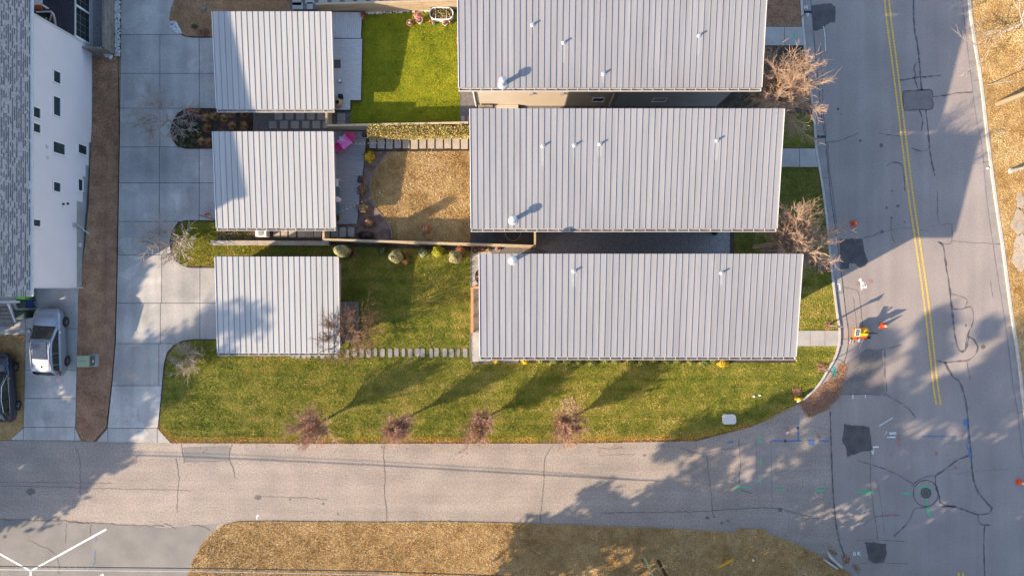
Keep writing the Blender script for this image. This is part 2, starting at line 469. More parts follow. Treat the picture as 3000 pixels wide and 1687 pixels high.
def clip(poly, a, b, c):
    """keep a*x+b*y<=c"""
    out = []
    for i in range(len(poly)):
        p, q = poly[i], poly[(i + 1) % len(poly)]
        dp = a * p[0] + b * p[1] - c; dq = a * q[0] + b * q[1] - c
        if dp <= 0: out.append(p)
        if dp * dq < 0:
            t = dp / (dp - dq)
            out.append((p[0] + (q[0] - p[0]) * t, p[1] + (q[1] - p[1]) * t))
    return out
def area(p):
    return abs(sum(p[i][0] * p[(i + 1) % len(p)][1] - p[(i + 1) % len(p)][0] * p[i][1] for i in range(len(p)))) / 2
def drape(name, pts, dz, m, parent=None, thick=0.06, step=0.7):
    """sheet that follows the rise of the ground; pts px"""
    w = [gnd(x, y)[:2] for x, y in pts]
    bm = bmesh.new()
    f = bm.faces.new([bm.verts.new((x, y, 0)) for x, y in w])
    xs = [p[0] for p in w]; ys = [p[1] for p in w]
    for ax, lo, hi in ((0, min(xs), max(xs)), (1, min(ys), max(ys))):
        t = lo + step
        while t < hi:
            co = (t, 0, 0) if ax == 0 else (0, t, 0); no = (1, 0, 0) if ax == 0 else (0, 1, 0)
            bmesh.ops.bisect_plane(bm, geom=bm.verts[:] + bm.edges[:] + bm.faces[:], plane_co=co, plane_no=no)
            t += step
    e = bmesh.ops.extrude_face_region(bm, geom=bm.faces[:])
    top = [g for g in e['geom'] if isinstance(g, bmesh.types.BMVert)]
    tops = set(top)
    for v in bm.verts:
        v.co.z = zg(v.co.x, v.co.y) + dz - (0 if v in tops else thick)
    bmesh.ops.recalc_face_normals(bm, faces=bm.faces[:])
    o0 = ORG[parent] if parent is not None else Vector((0, 0, 0))
    for v in bm.verts: v.co -= o0
    me = bpy.data.meshes.new(name); bm.to_mesh(me); bm.free()
    o = link(name, me, m, parent)
    if parent is None: ORG[o] = Vector((0, 0, 0))
    return o
rng = np.random.default_rng(7)
def vnoise(x, y, s, seed=0):
    """value noise 0..1 (numpy)"""
    r = np.random.default_rng(seed); g = r.random((64, 64))
    u = x * s + 31.7; v = y * s + 17.3
    iu = np.floor(u).astype(int); iv = np.floor(v).astype(int); fu = u - iu; fv = v - iv
    fu = fu * fu * (3 - 2 * fu); fv = fv * fv * (3 - 2 * fv)
    a = g[iu % 64, iv % 64]; b = g[(iu + 1) % 64, iv % 64]; c = g[iu % 64, (iv + 1) % 64]; d = g[(iu + 1) % 64, (iv + 1) % 64]
    return (a * (1 - fu) + b * fu) * (1 - fv) + (c * (1 - fu) + d * fu) * fv
def inside(px, py, poly):
    ins = np.zeros(len(px), bool); n = len(poly)
    for i in range(n):
        x0, y0 = poly[i]; x1, y1 = poly[(i + 1) % n]
        c = ((y0 > py) != (y1 > py)) & (px < (x1 - x0) * (py - y0) / (y1 - y0 + 1e-12) + x0)
        ins ^= c
    return ins
def blades(name, poly, dens, h, w, cols, parent, excl=(), z0=0.0, seed=1, nscale=(0.5, 2.2), bias=0.0, rows=0.0, rough_edge=0.0, dark=None):
    """short grass over a px polygon; colours mixed by patches"""
    r = np.random.default_rng(seed)
    xs = [p[0] for p in poly]; ys = [p[1] for p in poly]
    A = (max(xs) - min(xs)) * (max(ys) - min(ys)) / S / S
    dens *= 0.8; h *= 0.66
    n = int(A * dens)
    px = r.uniform(min(xs), max(xs), n); py = r.uniform(min(ys), max(ys), n)
    qx = px + r.normal(0, rough_edge, n) if rough_edge else px
    qy = py + r.normal(0, rough_edge, n) if rough_edge else py
    k = inside(px, py, poly)
    for e in excl:
        k &= ~inside(px, py, e)
    px, py = qx[k], qy[k]; n = len(px)
    X = (px - 1500) / S; Y = (843.5 - py) / S
    if min(xs) < 345:
        z = np.array([gnd(a, b).z for a, b in zip(px, py)]) if n < 60000 else np.array([zg(a, b) for a, b in zip(X, Y)])
        f = 1 - z / H; X = X * f; Y = Y * f
    else:
        z = np.zeros(n)
    z = z + z0
    a = r.uniform(0, 2 * PI, n); l = r.uniform(0, 2 * PI, n)
    hh = h * r.uniform(0.55, 1.25, n) * (0.7 + 0.6 * vnoise(X, Y, 1.7, seed + 5)); ww = w * r.uniform(0.6, 1.3, n) / 2
    le = hh * r.uniform(0.3, 1.15, n)
    V = np.empty((n, 3, 3), np.float32)
    V[:, 0] = np.stack([X + np.cos(a) * ww, Y + np.sin(a) * ww, z], 1)
    V[:, 1] = np.stack([X - np.cos(a) * ww, Y - np.sin(a) * ww, z], 1)
    V[:, 2] = np.stack([X + np.cos(l) * le, Y + np.sin(l) * le, z + hh], 1)
    t = 0.55 * vnoise(X, Y, nscale[0], seed) + 0.45 * vnoise(X, Y, nscale[1], seed + 1)
    t = (t - 0.5) * 1.85 + 0.5 + bias + r.normal(0, 0.16, n)
    if rows: t = t + rows * np.sin(Y * 7.5 + 1.2 * vnoise(X, Y, 0.3, seed + 2) * 3)
    t = np.clip(t, 0, 1)
    cs = np.array(cols); m = len(cs) - 1
    i = np.minimum((t * m).astype(int), m - 1); ft = (t * m - i)[:, None]
    col = cs[i] * (1 - ft) + cs[i + 1] * ft
    col = col * r.uniform(0.68, 1.3, n)[:, None]
    if dark is not None:
        col = col * dark(px, py)[:, None]
    o = npmesh(name, V.reshape(-1, 3), 3, np.arange(3 * n), m_blade, parent, np.repeat(col, 3, 0))
    props(o, kind='stuff')
    return o

# ------------------------------------------------------------------ terrain and streets
g = MB().quad((-900, -900, -0.09), (900, -900, -0.09), (900, 900, -0.09), (-900, 900, -0.09)).build('ground', m_straw_base)
props(g, kind='structure')

south_street = sheet('south_street', [(-2500, 1288), (130, 1289), (500, 1297), (1000, 1299), (1700, 1298), (2040, 1291), (2120, 1270), (2200, 1250), (2300, 1200),
                                      (2380, 1160), (2470, 1120), (2470, 2600), (-2500, 2600)], 0.0, m_street_s, thick=0.08)
WEST_KERB = [(2310, -900), (2330, -300), (2348, 0), (2358, 134), (2384, 334), (2391, 433), (2401, 492), (2413, 570), (2424, 660), (2433, 757), (2443, 843), (2452, 914), (2459, 960),
             (2459, 1000), (2447, 1046), (2423, 1087), (2397, 1128), (2352, 1172)]
WEST_PAN = [(2336, -900), (2356, -300), (2374, 0), (2385, 118), (2405, 326), (2419, 421), (2433, 570), (2446, 660), (2458, 749), (2468, 835), (2477, 914), (2485, 973),
            (2482, 1024), (2468, 1071), (2440, 1120), (2376, 1182)]
EAST_KERB = [(2810, -900), (2825, -300), (2842, 0), (2854, 98), (2877, 244), (2893, 385), (2917, 570), (2938, 709), (2952, 816), (2968, 934), (2983, 1032), (2995, 1130), (3020, 1350), (3060, 1800), (3120, 2600)]
EAST_PAN = [(2786, -900), (2801, -300), (2818, 0), (2830, 106), (2858, 334), (2877, 433), (2889, 570), (2917, 772), (2948, 969), (2968, 1130), (2981, 1207), (2996, 1340), (3034, 1800), (3095, 2600)]
wp = [tuple(p) for p in curve(WEST_PAN, 30)]; ep = [tuple(p) for p in curve(EAST_PAN, 30)]
junction = [(2376, 1182), (2432, 1205), (2436, 1330), (2442, 1460), (2458, 1580), (2500, 1690), (2560, 1900), (2600, 2600)]
east_street = sheet('east_street', wp + junction + ep[::-1], 0.008, m_street_e, thick=0.08)
parking_lot = sheet('parking_lot', [(-2500, 1523), (0, 1521), (120, 1524), (300, 1531), (480, 1546), (560, 1540), (640, 1533), (600, 1600), (560, 1680), (500, 1900), (400, 2600), (-2500, 2600)], 0.006, m_lot, thick=0.05)

def strip_between(name, A, B, za, zb, m, zlow=-0.05, parent=None):
    a = [np.array(p) for p in curve(A, 20)]
    # match by arc fraction
    def resample(P, n):
        P = np.array(curve(P, 6)); d = np.r_[0, np.cumsum(np.linalg.norm(np.diff(P, axis=0), axis=1))]
        t = np.linspace(0, d[-1], n); return np.stack([np.interp(t, d, P[:, 0]), np.interp(t, d, P[:, 1])], 1)
    n = len(a); PA = resample(A, n); PB = resample(B, n)
    secs = []
    for p, q in zip(PA, PB):
        u = at(p[0], p[1], za); v = at(q[0], q[1], zb)
        secs.append([(u.x, u.y, zlow), (u.x, u.y, za), (v.x, v.y, zb), (v.x, v.y, zlow)])
    return MB().loft(secs).build(name, m, parent)
def off(P, dx, dy=0): return [(x + dx, y + dy) for x, y in P]
kb = strip_between('kerb', off(WEST_KERB, -3), off(WEST_KERB, 3.5, 1), 0.15, 0.15, m_kerb); props(kb, kind='structure')
gp = strip_between('gutter_pan', off(WEST_KERB, 3.5, 1), WEST_PAN, 0.0, 0.02, m_gutter); props(gp, kind='structure')
kb2 = strip_between('kerb', off(EAST_KERB, -4), off(EAST_KERB, 2.5), 0.13, 0.13, m_kerb); props(kb2, kind='structure')
gp2 = strip_between('gutter_pan', EAST_PAN, off(EAST_KERB, -4), 0.02, 0.0, m_gutter); props(gp2, kind='structure')
# joints of the gutter pans
jm = MB()
for x0, y0, x1, y1 in ((2407, 405, 2420, 402), (2411, 522, 2432, 520), (2453, 858, 2472, 857), (2462, 995, 2486, 992), (2448, 1050, 2476, 1060), (2363, 200, 2395, 198), (2448, 748, 2460, 746)):
    ribbon_into(jm, [(x0, y0), (x1, y1)], 0.025, 0.026, smoothed=False)
ribbon_into(jm, WEST_PAN[2:], 0.05, 0.026, wob=0.5, seed=3)
jm.build('joint_line', m_tar, gp)
jm = MB()
for x0, y0, x1, y1 in ((2850, 237, 2876, 235), (2878, 475, 2903, 474), (2917, 715, 2940, 714), (2951, 960, 2970, 958), (2982, 1208, 3000, 1206)):
    ribbon_into(jm, [(x0, y0), (x1, y1)], 0.025, 0.026, smoothed=False)
ribbon_into(jm, EAST_PAN[2:12], 0.025, 0.026, wob=0.5, seed=4)
jm.build('joint_line', m_crack, gp2)

# asphalt patches and cuts
def patch(pts, m, z=0.014, parent=None, rough=3.0, seed=0, name='asphalt_patch'):
    rg = random.Random(seed); P = []
    for i in range(len(pts)):
        a, b = pts[i], pts[(i + 1) % len(pts)]
        k = max(1, int(math.dist(a, b) / 7))
        for j in range(k):
            t = j / k
            P.append((a[0] + (b[0] - a[0]) * t + rg.uniform(-rough, rough), a[1] + (b[1] - a[1]) * t + rg.uniform(-rough, rough)))
    return MB().prism(W(P, z), z - 0.01, z).build(name, m, parent)
patch([(2376, 18), (2395, 14), (2436, 11), (2447, 22), (2448, 50), (2447, 66), (2440, 68), (2434, 66), (2420, 75), (2410, 84), (2390, 92), (2384, 90)], m_patch, parent=east_street, rough=1.0, seed=1)
patch([(2458, 702), (2500, 699), (2527, 699), (2532, 735), (2542, 765), (2535, 778), (2518, 786), (2505, 772), (2488, 770), (2486, 787), (2464, 788)], m_patch, parent=east_street, rough=1.2, seed=2)
patch([(2473, 1240), (2490, 1245), (2545, 1248), (2552, 1290), (2555, 1320), (2522, 1322), (2500, 1330), (2480, 1337), (2478, 1310), (2467, 1290)], m_patch, parent=east_street, rough=1.8, seed=3)
patch([(2532, 1588), (2560, 1587), (2580, 1592), (2594, 1590), (2597, 1620), (2590, 1645), (2560, 1648), (2545, 1640), (2540, 1610)], m_patch, parent=east_street, rough=1.2, seed=4)
patch([(2646, 268), (2728, 266), (2730, 318), (2688, 323), (2650, 323)], m_patch2, parent=east_street, rough=0.6, seed=5)
patch([(2480, 1060), (2536, 1022), (2582, 1023), (2590, 1090), (2592, 1155), (2490, 1155), (2432, 1160)], m_patch2, parent=east_street, rough=1.0, seed=6, z=0.012)
patch([(2540, 1024), (2580, 1026), (2585, 1080), (2550, 1110), (2480, 1118), (2500, 1075)], m_gravel, parent=east_street, rough=5.0, seed=7, z=0.017, name='broken_asphalt')
patch([(537, 1310), (672, 1305), (671, 1348), (610, 1350), (540, 1353)], m_lot, parent=south_street, rough=0.6, seed=8, z=0.006)
patch([(2165, 1298), (2270, 1296), (2272, 1430), (2168, 1430)], m_street_e, parent=south_street, rough=0.6, seed=12, z=0.006)

# tar-sealed cracks
def tar(pts, w=0.12, seed=0, m=None, parent=None, z=0.017, wob=0.45, jit=0.015, name='tar_seam'):
    return ribbon_into(MB(), pts, w, z, wob, jit, seed).build(name, m or m_tar, parent or east_street)
TAR = [
 ([(2676, 0), (2678, 80), (2690, 150), (2698, 250), (2701, 266)], 0.14),
 ([(2630, 236), (2660, 233), (2685, 227), (2710, 226), (2758, 221)], 0.13),
 ([(2694, 182), (2680, 190), (2677, 205), (2683, 220), (2678, 230), (2690, 262)], 0.10),
 ([(2646, 268), (2690, 265), (2728, 266), (2731, 290), (2729, 318), (2690, 322), (2650, 323), (2646, 300), (2646, 268)], 0.13),
 ([(2731, 284), (2770, 280), (2800, 274), (2848, 271)], 0.11),
 ([(2692, 322), (2702, 350), (2702, 370), (2698, 385)], 0.09),
 ([(2712, 322), (2718, 380), (2723, 430), (2728, 470), (2738, 515)], 0.13),
 ([(2671, 434), (2700, 444), (2715, 440), (2722, 430)], 0.12),
 ([(2598, 488), (2612, 476), (2640, 482), (2648, 520), (2650, 560)], 0.11),
 ([(2575, 390), (2600, 395), (2634, 398)], 0.07),
 ([(2421, 418), (2460, 412), (2500, 397), (2516, 390)], 0.05),
 ([(2748, 709), (2762, 720), (2770, 770), (2782, 850), (2790, 920), (2798, 985), (2806, 1020), (2820, 1030), (2832, 1018), (2837, 985)], 0.15),
 ([(2793, 905), (2820, 905), (2842, 898), (2850, 915), (2850, 945), (2840, 968), (2832, 990), (2828, 1025)], 0.11),
 ([(2782, 862), (2810, 866), (2833, 878), (2828, 900)], 0.06),
 ([(2744, 1056), (2770, 1062), (2800, 1058), (2838, 1054), (2858, 1035), (2864, 1015), (2852, 995), (2836, 985)], 0.12),
 ([(2768, 1060), (2780, 1085), (2792, 1105), (2806, 1112), (2816, 1130), (2828, 1170), (2836, 1240), (2845, 1335), (2848, 1380), (2860, 1430), (2885, 1465), (2905, 1488), (2900, 1500), (2880, 1506), (2850, 1502), (2800, 1484), (2760, 1482)], 0.15),
 ([(2833, 1060), (2836, 1085), (2842, 1110)], 0.08),
 ([(2840, 1332), (2800, 1350), (2760, 1380), (2740, 1395), (2742, 1430), (2752, 1455), (2752, 1470)], 0.13),
 ([(2740, 1392), (2710, 1396), (2680, 1412), (2672, 1425)], 0.08),
 ([(2712, 1485), (2680, 1490), (2665, 1520), (2640, 1550), (2618, 1570)], 0.10),
 ([(2752, 1470), (2770, 1480), (2800, 1484)], 0.09),
 ([(2510, 1348), (2560, 1362), (2620, 1385), (2675, 1416)], 0.07),
 ([(2865, 1508), (2866, 1525), (2875, 1535), (2900, 1537)], 0.10),
 ([(2884, 1540), (2882, 1600), (2885, 1690)], 0.10),
 ([(2530, 1538), (2560, 1515), (2600, 1508), (2640, 1507)], 0.06),
 ([(2592, 1025), (2592, 1090), (2594, 1155), (2540, 1154), (2482, 1156)], 0.08),
 ([(2582, 1023), (2610, 1018), (2640, 1010)], 0.06),
 ([(2596, 1156), (2630, 1175), (2665, 1200), (2682, 1225)], 0.07),
 ([(2505, 1582), (2560, 1580), (2660, 1585)], 0.05),
 ([(2520, 1648), (2600, 1648), (2660, 1650)], 0.04),
]
for i, (p, w) in enumerate(TAR):
    tar(p, w * 0.68, seed=i, wob=0.7, jit=0.02)
ring = [(2712 + 37 * math.cos(t), 1444 + 38 * math.sin(t)) for t in np.linspace(0, 2 * PI, 24)]
tar(ring, 0.075, seed=77, wob=0.3)
tar(junction[1:6], 0.075, seed=78, wob=0.7)
FINE = [
 ([(2402, 130), (2408, 230), (2412, 330), (2420, 400)], 0.04), ([(2424, 420), (2430, 500), (2440, 570), (2452, 680)], 0.05),
 ([(2745, 560), (2751, 655), (2785, 655), (2788, 705), (2775, 715), (2755, 712)], 0.05), ([(2790, 706), (2870, 712), (2930, 716)], 0.03),
 ([(2610, 640), (2612, 690), (2620, 710)], 0.05), ([(2530, 697), (2560, 690), (2585, 672)], 0.05),
 ([(2560, 690), (2640, 668), (2720, 676)], 0.03), ([(2800, 1390), (2850, 1380), (2960, 1372)], 0.02),
 ([(2550, 1320), (2550, 1420), (2560, 1500), (2572, 1580)], 0.035), ([(2566, 1400), (2580, 1470), (2590, 1560)], 0.025),
 ([(2468, 840), (2510, 850), (2516, 860), (2528, 960)], 0.035), ([(2500, 870), (2510, 960)], 0.025),
 ([(2900, 820), (2908, 870)], 0.03),
]
for i, (p, w) in enumerate(FINE):
    tar(p, w, seed=100 + i, m=m_crack, jit=0.03, name='fine_crack')
FINE_S = [
 ([(1128, 1305), (1124, 1330), (1128, 1400), (1126, 1450), (1132, 1500), (1132, 1528)], 0.045),
 ([(1622, 1302), (1604, 1325), (1596, 1345), (1592, 1420), (1584, 1500), (1582, 1534)], 0.045),
 ([(220, 1310), (232, 1340), (236, 1400), (236, 1450)], 0.035), ([(516, 1340), (524, 1400), (520, 1450), (518, 1500)], 0.035),
 ([(532, 1298), (536, 1330), (540, 1355)], 0.04), ([(680, 1300), (672, 1330), (672, 1350), (684, 1370), (688, 1400)], 0.04), ([(540, 1353), (610, 1351), (672, 1348)], 0.03),
 ([(1990, 1308), (2020, 1320), (2060, 1328), (2110, 1316), (2160, 1312)], 0.035), ([(2036, 1290), (2040, 1315)], 0.03),
 ([(2070, 1330), (2078, 1400), (2086, 1470), (2088, 1508)], 0.04), ([(2164, 1285), (2168, 1350), (2168, 1425), (2200, 1446)], 0.05),
 ([(1760, 1502), (1860, 1500), (1960, 1499), (2050, 1497), (2150, 1490), (2240, 1486), (2290, 1492), (2400, 1520)], 0.05),
 ([(760, 1453), (900, 1458), (960, 1464)], 0.03), ([(1750, 1310), (1790, 1314), (1830, 1310)], 0.025), ([(1752, 1333), (1860, 1330)], 0.025),
 ([(0, 1422), (100, 1424), (250, 1428), (400, 1432), (560, 1436)], 0.03), ([(0, 1412), (200, 1413), (330, 1416)], 0.03),
 ([(2214, 1285), (2216, 1340), (2217, 1400)], 0.025), ([(2258, 1290), (2260, 1370), (2262, 1470)], 0.025),
]
for i, (p, w) in enumerate(FINE_S):
    tar(p, w, seed=200 + i, m=m_crack, jit=0.035, parent=south_street, z=0.011, name='fine_crack')
FINE_L = [
 ([(0, 1520), (60, 1522), (120, 1526), (180, 1524), (240, 1530), (300, 1532), (380, 1537), (480, 1540)], 0.07),
 ([(200, 1530), (262, 1531)], 0.05), ([(196, 1532), (194, 1560), (194, 1590)], 0.03), ([(266, 1530), (265, 1570)], 0.05), ([(480, 1532), (500, 1540), (515, 1550)], 0.05),
 ([(560, 1538), (590, 1540), (615, 1553)], 0.07), ([(80, 1580), (160, 1620), (175, 1680)], 0.04), ([(280, 1610), (278, 1650)], 0.03),
]
for i, (p, w) in enumerate(FINE_L):
    tar(p, w, seed=300 + i, m=m_crack, jit=0.05, parent=parking_lot, z=0.013, name='fine_crack')

# oil stains
rg = random.Random(5)
for (x, y, r) in ((755, 1456, 7), (90, 1440, 10), (1888, 1333, 4), (2072, 1516, 5), (2092, 1512, 3), (2115, 1531, 4), (2286, 1492, 6), (2132, 1524, 3), (850, 1462, 3), (947, 1475, 3), (990, 1505, 3)):
    P = [(x + r * 1.3 * rg.uniform(.7, 1.2) * math.cos(t), y + r * rg.uniform(.7, 1.2) * math.sin(t)) for t in np.linspace(0, 2 * PI, 11)[:-1]]
    MB().prism(W(P, 0.012), 0.004, 0.012).build('oil_stain', m_crack, south_street)
for (x, y, r) in ((2585, 680, 6), (2630, 604, 5), (2597, 609, 4), (2880, 1016, 7), (2520, 413, 4), (2582, 426, 6), (2613, 560, 3), (2612, 638, 3), (2455, 320, 4), (2829, 953, 3), (2650, 650, 3)):
    P = [(x + r * rg.uniform(.6, 1.2) * math.cos(t), y + r * rg.uniform(.6, 1.4) * math.sin(t)) for t in np.linspace(0, 2 * PI, 11)[:-1]]
    MB().prism(W(P, 0.019), 0.010, 0.019).build('oil_stain', m_tar, east_street)

# centre line: two broken yellow lines
YL = [(2570, -300), (2591, 0), (2614, 189), (2633, 342), (2661, 570), (2684, 725), (2708, 894), (2734, 1130), (2743, 1186)]
for k, dx in enumerate((0, 13)):
    P = np.array([at(x + dx, y, 0.02)[:2] for x, y in curve(YL, 6)])
    d = np.r_[0, np.cumsum(np.linalg.norm(np.diff(P, axis=0), axis=1))]
    mb = MB(); t = 0.0; rg = random.Random(k)
    def pt(s): return np.array((np.interp(s, d, P[:, 0]), np.interp(s, d, P[:, 1])))
    while t + 0.2 < d[-1]:
        a = pt(t); b = pt(t + 0.168 + rg.uniform(-.01, .01)); u = (b - a) / np.linalg.norm(b - a); n = np.array((-u[1], u[0])) * 0.062 * rg.uniform(.85, 1.05)
        mb.quad((*(a + n), 0.021), (*(a - n), 0.021), (*(b - n), 0.021), (*(b + n), 0.021)); t += 0.2
    o = mb.build('centre_line', m_yellow, east_street); props(o, kind='stuff')
mb = MB()
ribbon_into(mb, [(2807, 1676), (2812, 1700)], 0.12, 0.021, smoothed=False); ribbon_into(mb, [(2820, 1675), (2824, 1700)], 0.12, 0.021, smoothed=False)
mb.build('centre_line', m_yellow, east_street)

# painted marks and survey writing
def marks(lst, m, parent, z, name='survey_mark'):
    for i, (pts, w) in enumerate(lst):
        ribbon_into(MB(), pts, w, z, 0.25, 0.01, 400 + i, smoothed=len(pts) > 2, step=3).build(name, m, parent)
def lettering(body, px, py, size, rot, m, parent, z):
    cu = bpy.data.curves.new('lettering', 'FONT'); cu.body = body; cu.size = size; cu.align_x = 'CENTER'; cu.align_y = 'CENTER'; cu.offset = 0.012
    t = bpy.data.objects.new('lettering', cu)
    me = bpy.data.meshes.new_from_object(t)
    bpy.data.objects.remove(t)
    o = link('lettering', me, m, parent)
    p = at(px, py, z); o.location = p - ORG[parent]; o.rotation_euler = (0, 0, R(rot))
    return o
marks([([(2275, 1434), (2295, 1433)], 0.1), ([(2391, 1435), (2418, 1437)], 0.12), ([(2505, 1441), (2533, 1441)], 0.09), ([(2642, 1445), (2668, 1445)], 0.12), ([(2685, 1445), (2697, 1444)], 0.12),
       ([(2693, 1427), (2727, 1427)], 0.1), ([(2713, 1458), (2717, 1480)], 0.12), ([(2717, 1488), (2723, 1510)], 0.16)], m_green_paint, east_street, 0.024)
marks([([(2227, 1275), (2227, 1296)], 0.1), ([(2228, 1338), (2228, 1360)], 0.1), ([(2228, 1400), (2228, 1420)], 0.08), ([(2152, 1426), (2195, 1427)], 0.09)], m_green_paint, south_street, 0.013)
marks([([(2258, 1291), (2300, 1291), (2350, 1291)], 0.1), ([(2338, 1230), (2338, 1292)], 0.08), ([(2368, 1294), (2385, 1295)], 0.3), ([(2130, 1295), (2148, 1294)], 0.12)], m_blue_paint, south_street, 0.014)
marks([([(2397, 1291), (2428, 1291)], 0.09), ([(2700, 1278), (2740, 1277), (2800, 1279)], 0.06), ([(2828, 1228), (2828, 1245)], 0.25), ([(2838, 1315), (2842, 1340)], 0.14), ([(2834, 1245), (2836, 1300)], 0.06), ([(2832, 1300), (2834, 1315)], 0.06)], m_blue_paint, east_street, 0.024)
marks([([(2302, 1250), (2310, 1262)], 0.22), ([(2308, 1268), (2316, 1275)], 0.12), ([(2396, 1270), (2402, 1285)], 0.16)], m_orange_paint, south_street, 0.014)
marks([([(2632, 1272), (2634, 1290)], 0.2), ([(2631, 1295), (2634, 1306)], 0.18), ([(2742, 1322), (2744, 1333)], 0.16), ([(2797, 1362), (2800, 1374)], 0.16), ([(2590, 1510), (2605, 1508), (2620, 1507)], 0.16), ([(2608, 1328), (2610, 1336)], 0.14),
       ([(2511, 826), (2514, 836)], 0.2), ([(2549, 820), (2552, 830)], 0.2), ([(2590, 1105), (2592, 1112)], .15)], m_orange_paint, east_street, 0.024)
marks([([(2524, 850), (2521, 817), (2516, 824)], 0.10), ([(2598, 1280), (2623, 1280)], 0.08), ([(2557, 1309), (2574, 1308)], 0.09), ([(2553, 1318), (2557, 1330), (2560, 1316)], 0.06), ([(2418, 152), (2416, 100), (2411, 78)], 0.05), ([(2498, 1155), (2498, 1168)], 0.07), ([(2535, 1156), (2535, 1165)], 0.05), ([(2575, 1247), (2615, 1223)], 0.05)], m_white_paint, east_street, 0.024)
marks([([(2304, 1270), (2309, 1264)], 0.08), ([(753, 1520), (754, 1508), (760, 1512)], 0.06)], m_white_paint, south_street, 0.014)
marks([([(2353, 37), (2374, 34)], 0.06), ([(2461, 850), (2459, 826)], 0.09), ([(2452, 832), (2460, 828)], 0.06)], m_white_paint, gp, 0.03)
marks([([(90, 1671), (312, 1549)], 0.12), ([(90, 1671), (-20, 1610)], 0.12), ([(91, 1670), (89, 1720)], 0.12), ([(291, 1690), (304, 1681)], 0.14)], m_white_paint, parking_lot, 0.017, name='parking_line')
marks([([(282, 1572), (280, 1588)], 0.05), ([(279, 1612), (275, 1634)], 0.06), ([(274, 1648), (273, 1662)], 0.05)], m_blue_paint, parking_lot, 0.017)
lettering('E8', 2532, 835, 0.5, 92, m_white_paint, east_street, 0.026)
lettering('6', 2366, 43, 0.4, 180, m_white_paint, gp, 0.032)
lettering('H', 2361, 23, 0.35, 5, m_white_paint, gp, 0.032)
lettering('.6 wm', 2608, 1268, 0.34, 2, m_white_paint, east_street, 0.026)
lettering('SRW', 2545, 1442, 0.34, -8, m_green_paint, east_street, 0.026)
lettering('09', 2478, 1637, 0.3, 2, m_white_paint, east_street, 0.026)
lettering('0 K', 2510, 1621, 0.36, 2, m_white_paint, east_street, 0.026)

# ------------------------------------------------------------------ lot: beds and lawns
LOT = [(352, -900), (356, 0), (352, 560), (345, 900), (335, 1117), (312, 1255), (283, 1292), (500, 1296), (1000, 1298), (1700, 1297), (2040, 1290), (2140, 1262), (2240, 1232), (2335, 1178)] + [tuple(p) for p in curve(off(WEST_KERB, -3), 30)][::-1]
lot = MB().prism(W(LOT, 0.07), -0.08, 0.07).build('planting_bed', m_soil); props(lot, kind='structure')

DRIVE = [(356, -60), (355, 150), (352, 400), (349, 560), (345, 800), (340, 1000), (330, 1120), (316, 1254), (283, 1293), (500, 1297), (462, 1255), (474, 1130), (480, 1065), (489, 1032), (508, 1010), (535, 997), (570, 993), (660, 993), (660, 785),
         (560, 785), (538, 780), (515, 765), (500, 740), (497, 705), (505, 672), (522, 650), (545, 645), (660, 646), (660, 437), (545, 437), (520, 430), (505, 412), (498, 385), (503, 360), (520, 332), (545, 317), (660, 317), (660, 112), (565, 112), (540, 108),
         (518, 95), (502, 78), (496, 55), (500, 30), (510, 0), (516, -60)]
driveway = sheet('driveway', DRIVE, 0.085, m_joint, thick=0.08)
rows_y = [-60, 102, 216, 318, 431, 536, 649, 747, 888, 1006, 1129, 1254, 1300]
cols_x = [[250, 469, 584, 700]] * 4 + [[250, 467, 584, 700]] * 8
for r_ in range(len(rows_y) - 1):
    y0, y1 = rows_y[r_], rows_y[r_ + 1]
    cx = cols_x[min(r_, 11)]
    if r_ == 0: cx = [250, 700]
    if r_ >= 7: cx = [250, 474 - 4 * (r_ - 7), 586, 700]
    if r_ == 10: cx = [250, 700]
    if r_ == 11: cx = [250, 316, 461, 700]
    for i in range(len(cx) - 1):
        e = 0.75
        p = clip(DRIVE, -1, 0, -(cx[i] + e)); p = clip(p, 1, 0, cx[i + 1] - e) if p else p
        p = clip(p, 0, -1, -(y0 + e)) if p else p; p = clip(p, 0, 1, y1 - e) if p else p
        if len(p) > 2 and area(p) > 60:
            MB().prism(W(p, 0.115), 0.06, 0.115).build('slab', m_conc, driveway)

# lawn colours (linear)
GREEN = [(0.112, 0.148, 0.019), (0.216, 0.228, 0.032), (0.344, 0.304, 0.060), (0.528, 0.400, 0.136)]
OLIVE = [(0.167, 0.182, 0.017), (0.289, 0.270, 0.030), (0.410, 0.342, 0.053), (0.502, 0.372, 0.106)]
LIME = [(0.125, 0.165, 0.010), (0.245, 0.255, 0.018), (0.37, 0.345, 0.030)]
STRAW = [(0.339, 0.189, 0.054), (0.485, 0.304, 0.108), (0.562, 0.377, 0.158), (0.662, 0.485, 0.246)]
GOLD = [(0.323, 0.185, 0.054), (0.447, 0.293, 0.108), (0.531, 0.377, 0.166), (0.616, 0.477, 0.269)]
BROWN = [(0.24, 0.115, 0.065), (0.38, 0.20, 0.115), (0.50, 0.285, 0.17), (0.62, 0.39, 0.25)]
DIMGREEN = [(0.085, 0.095, 0.022), (0.125, 0.135, 0.03), (0.17, 0.15, 0.045), (0.23, 0.17, 0.07)]

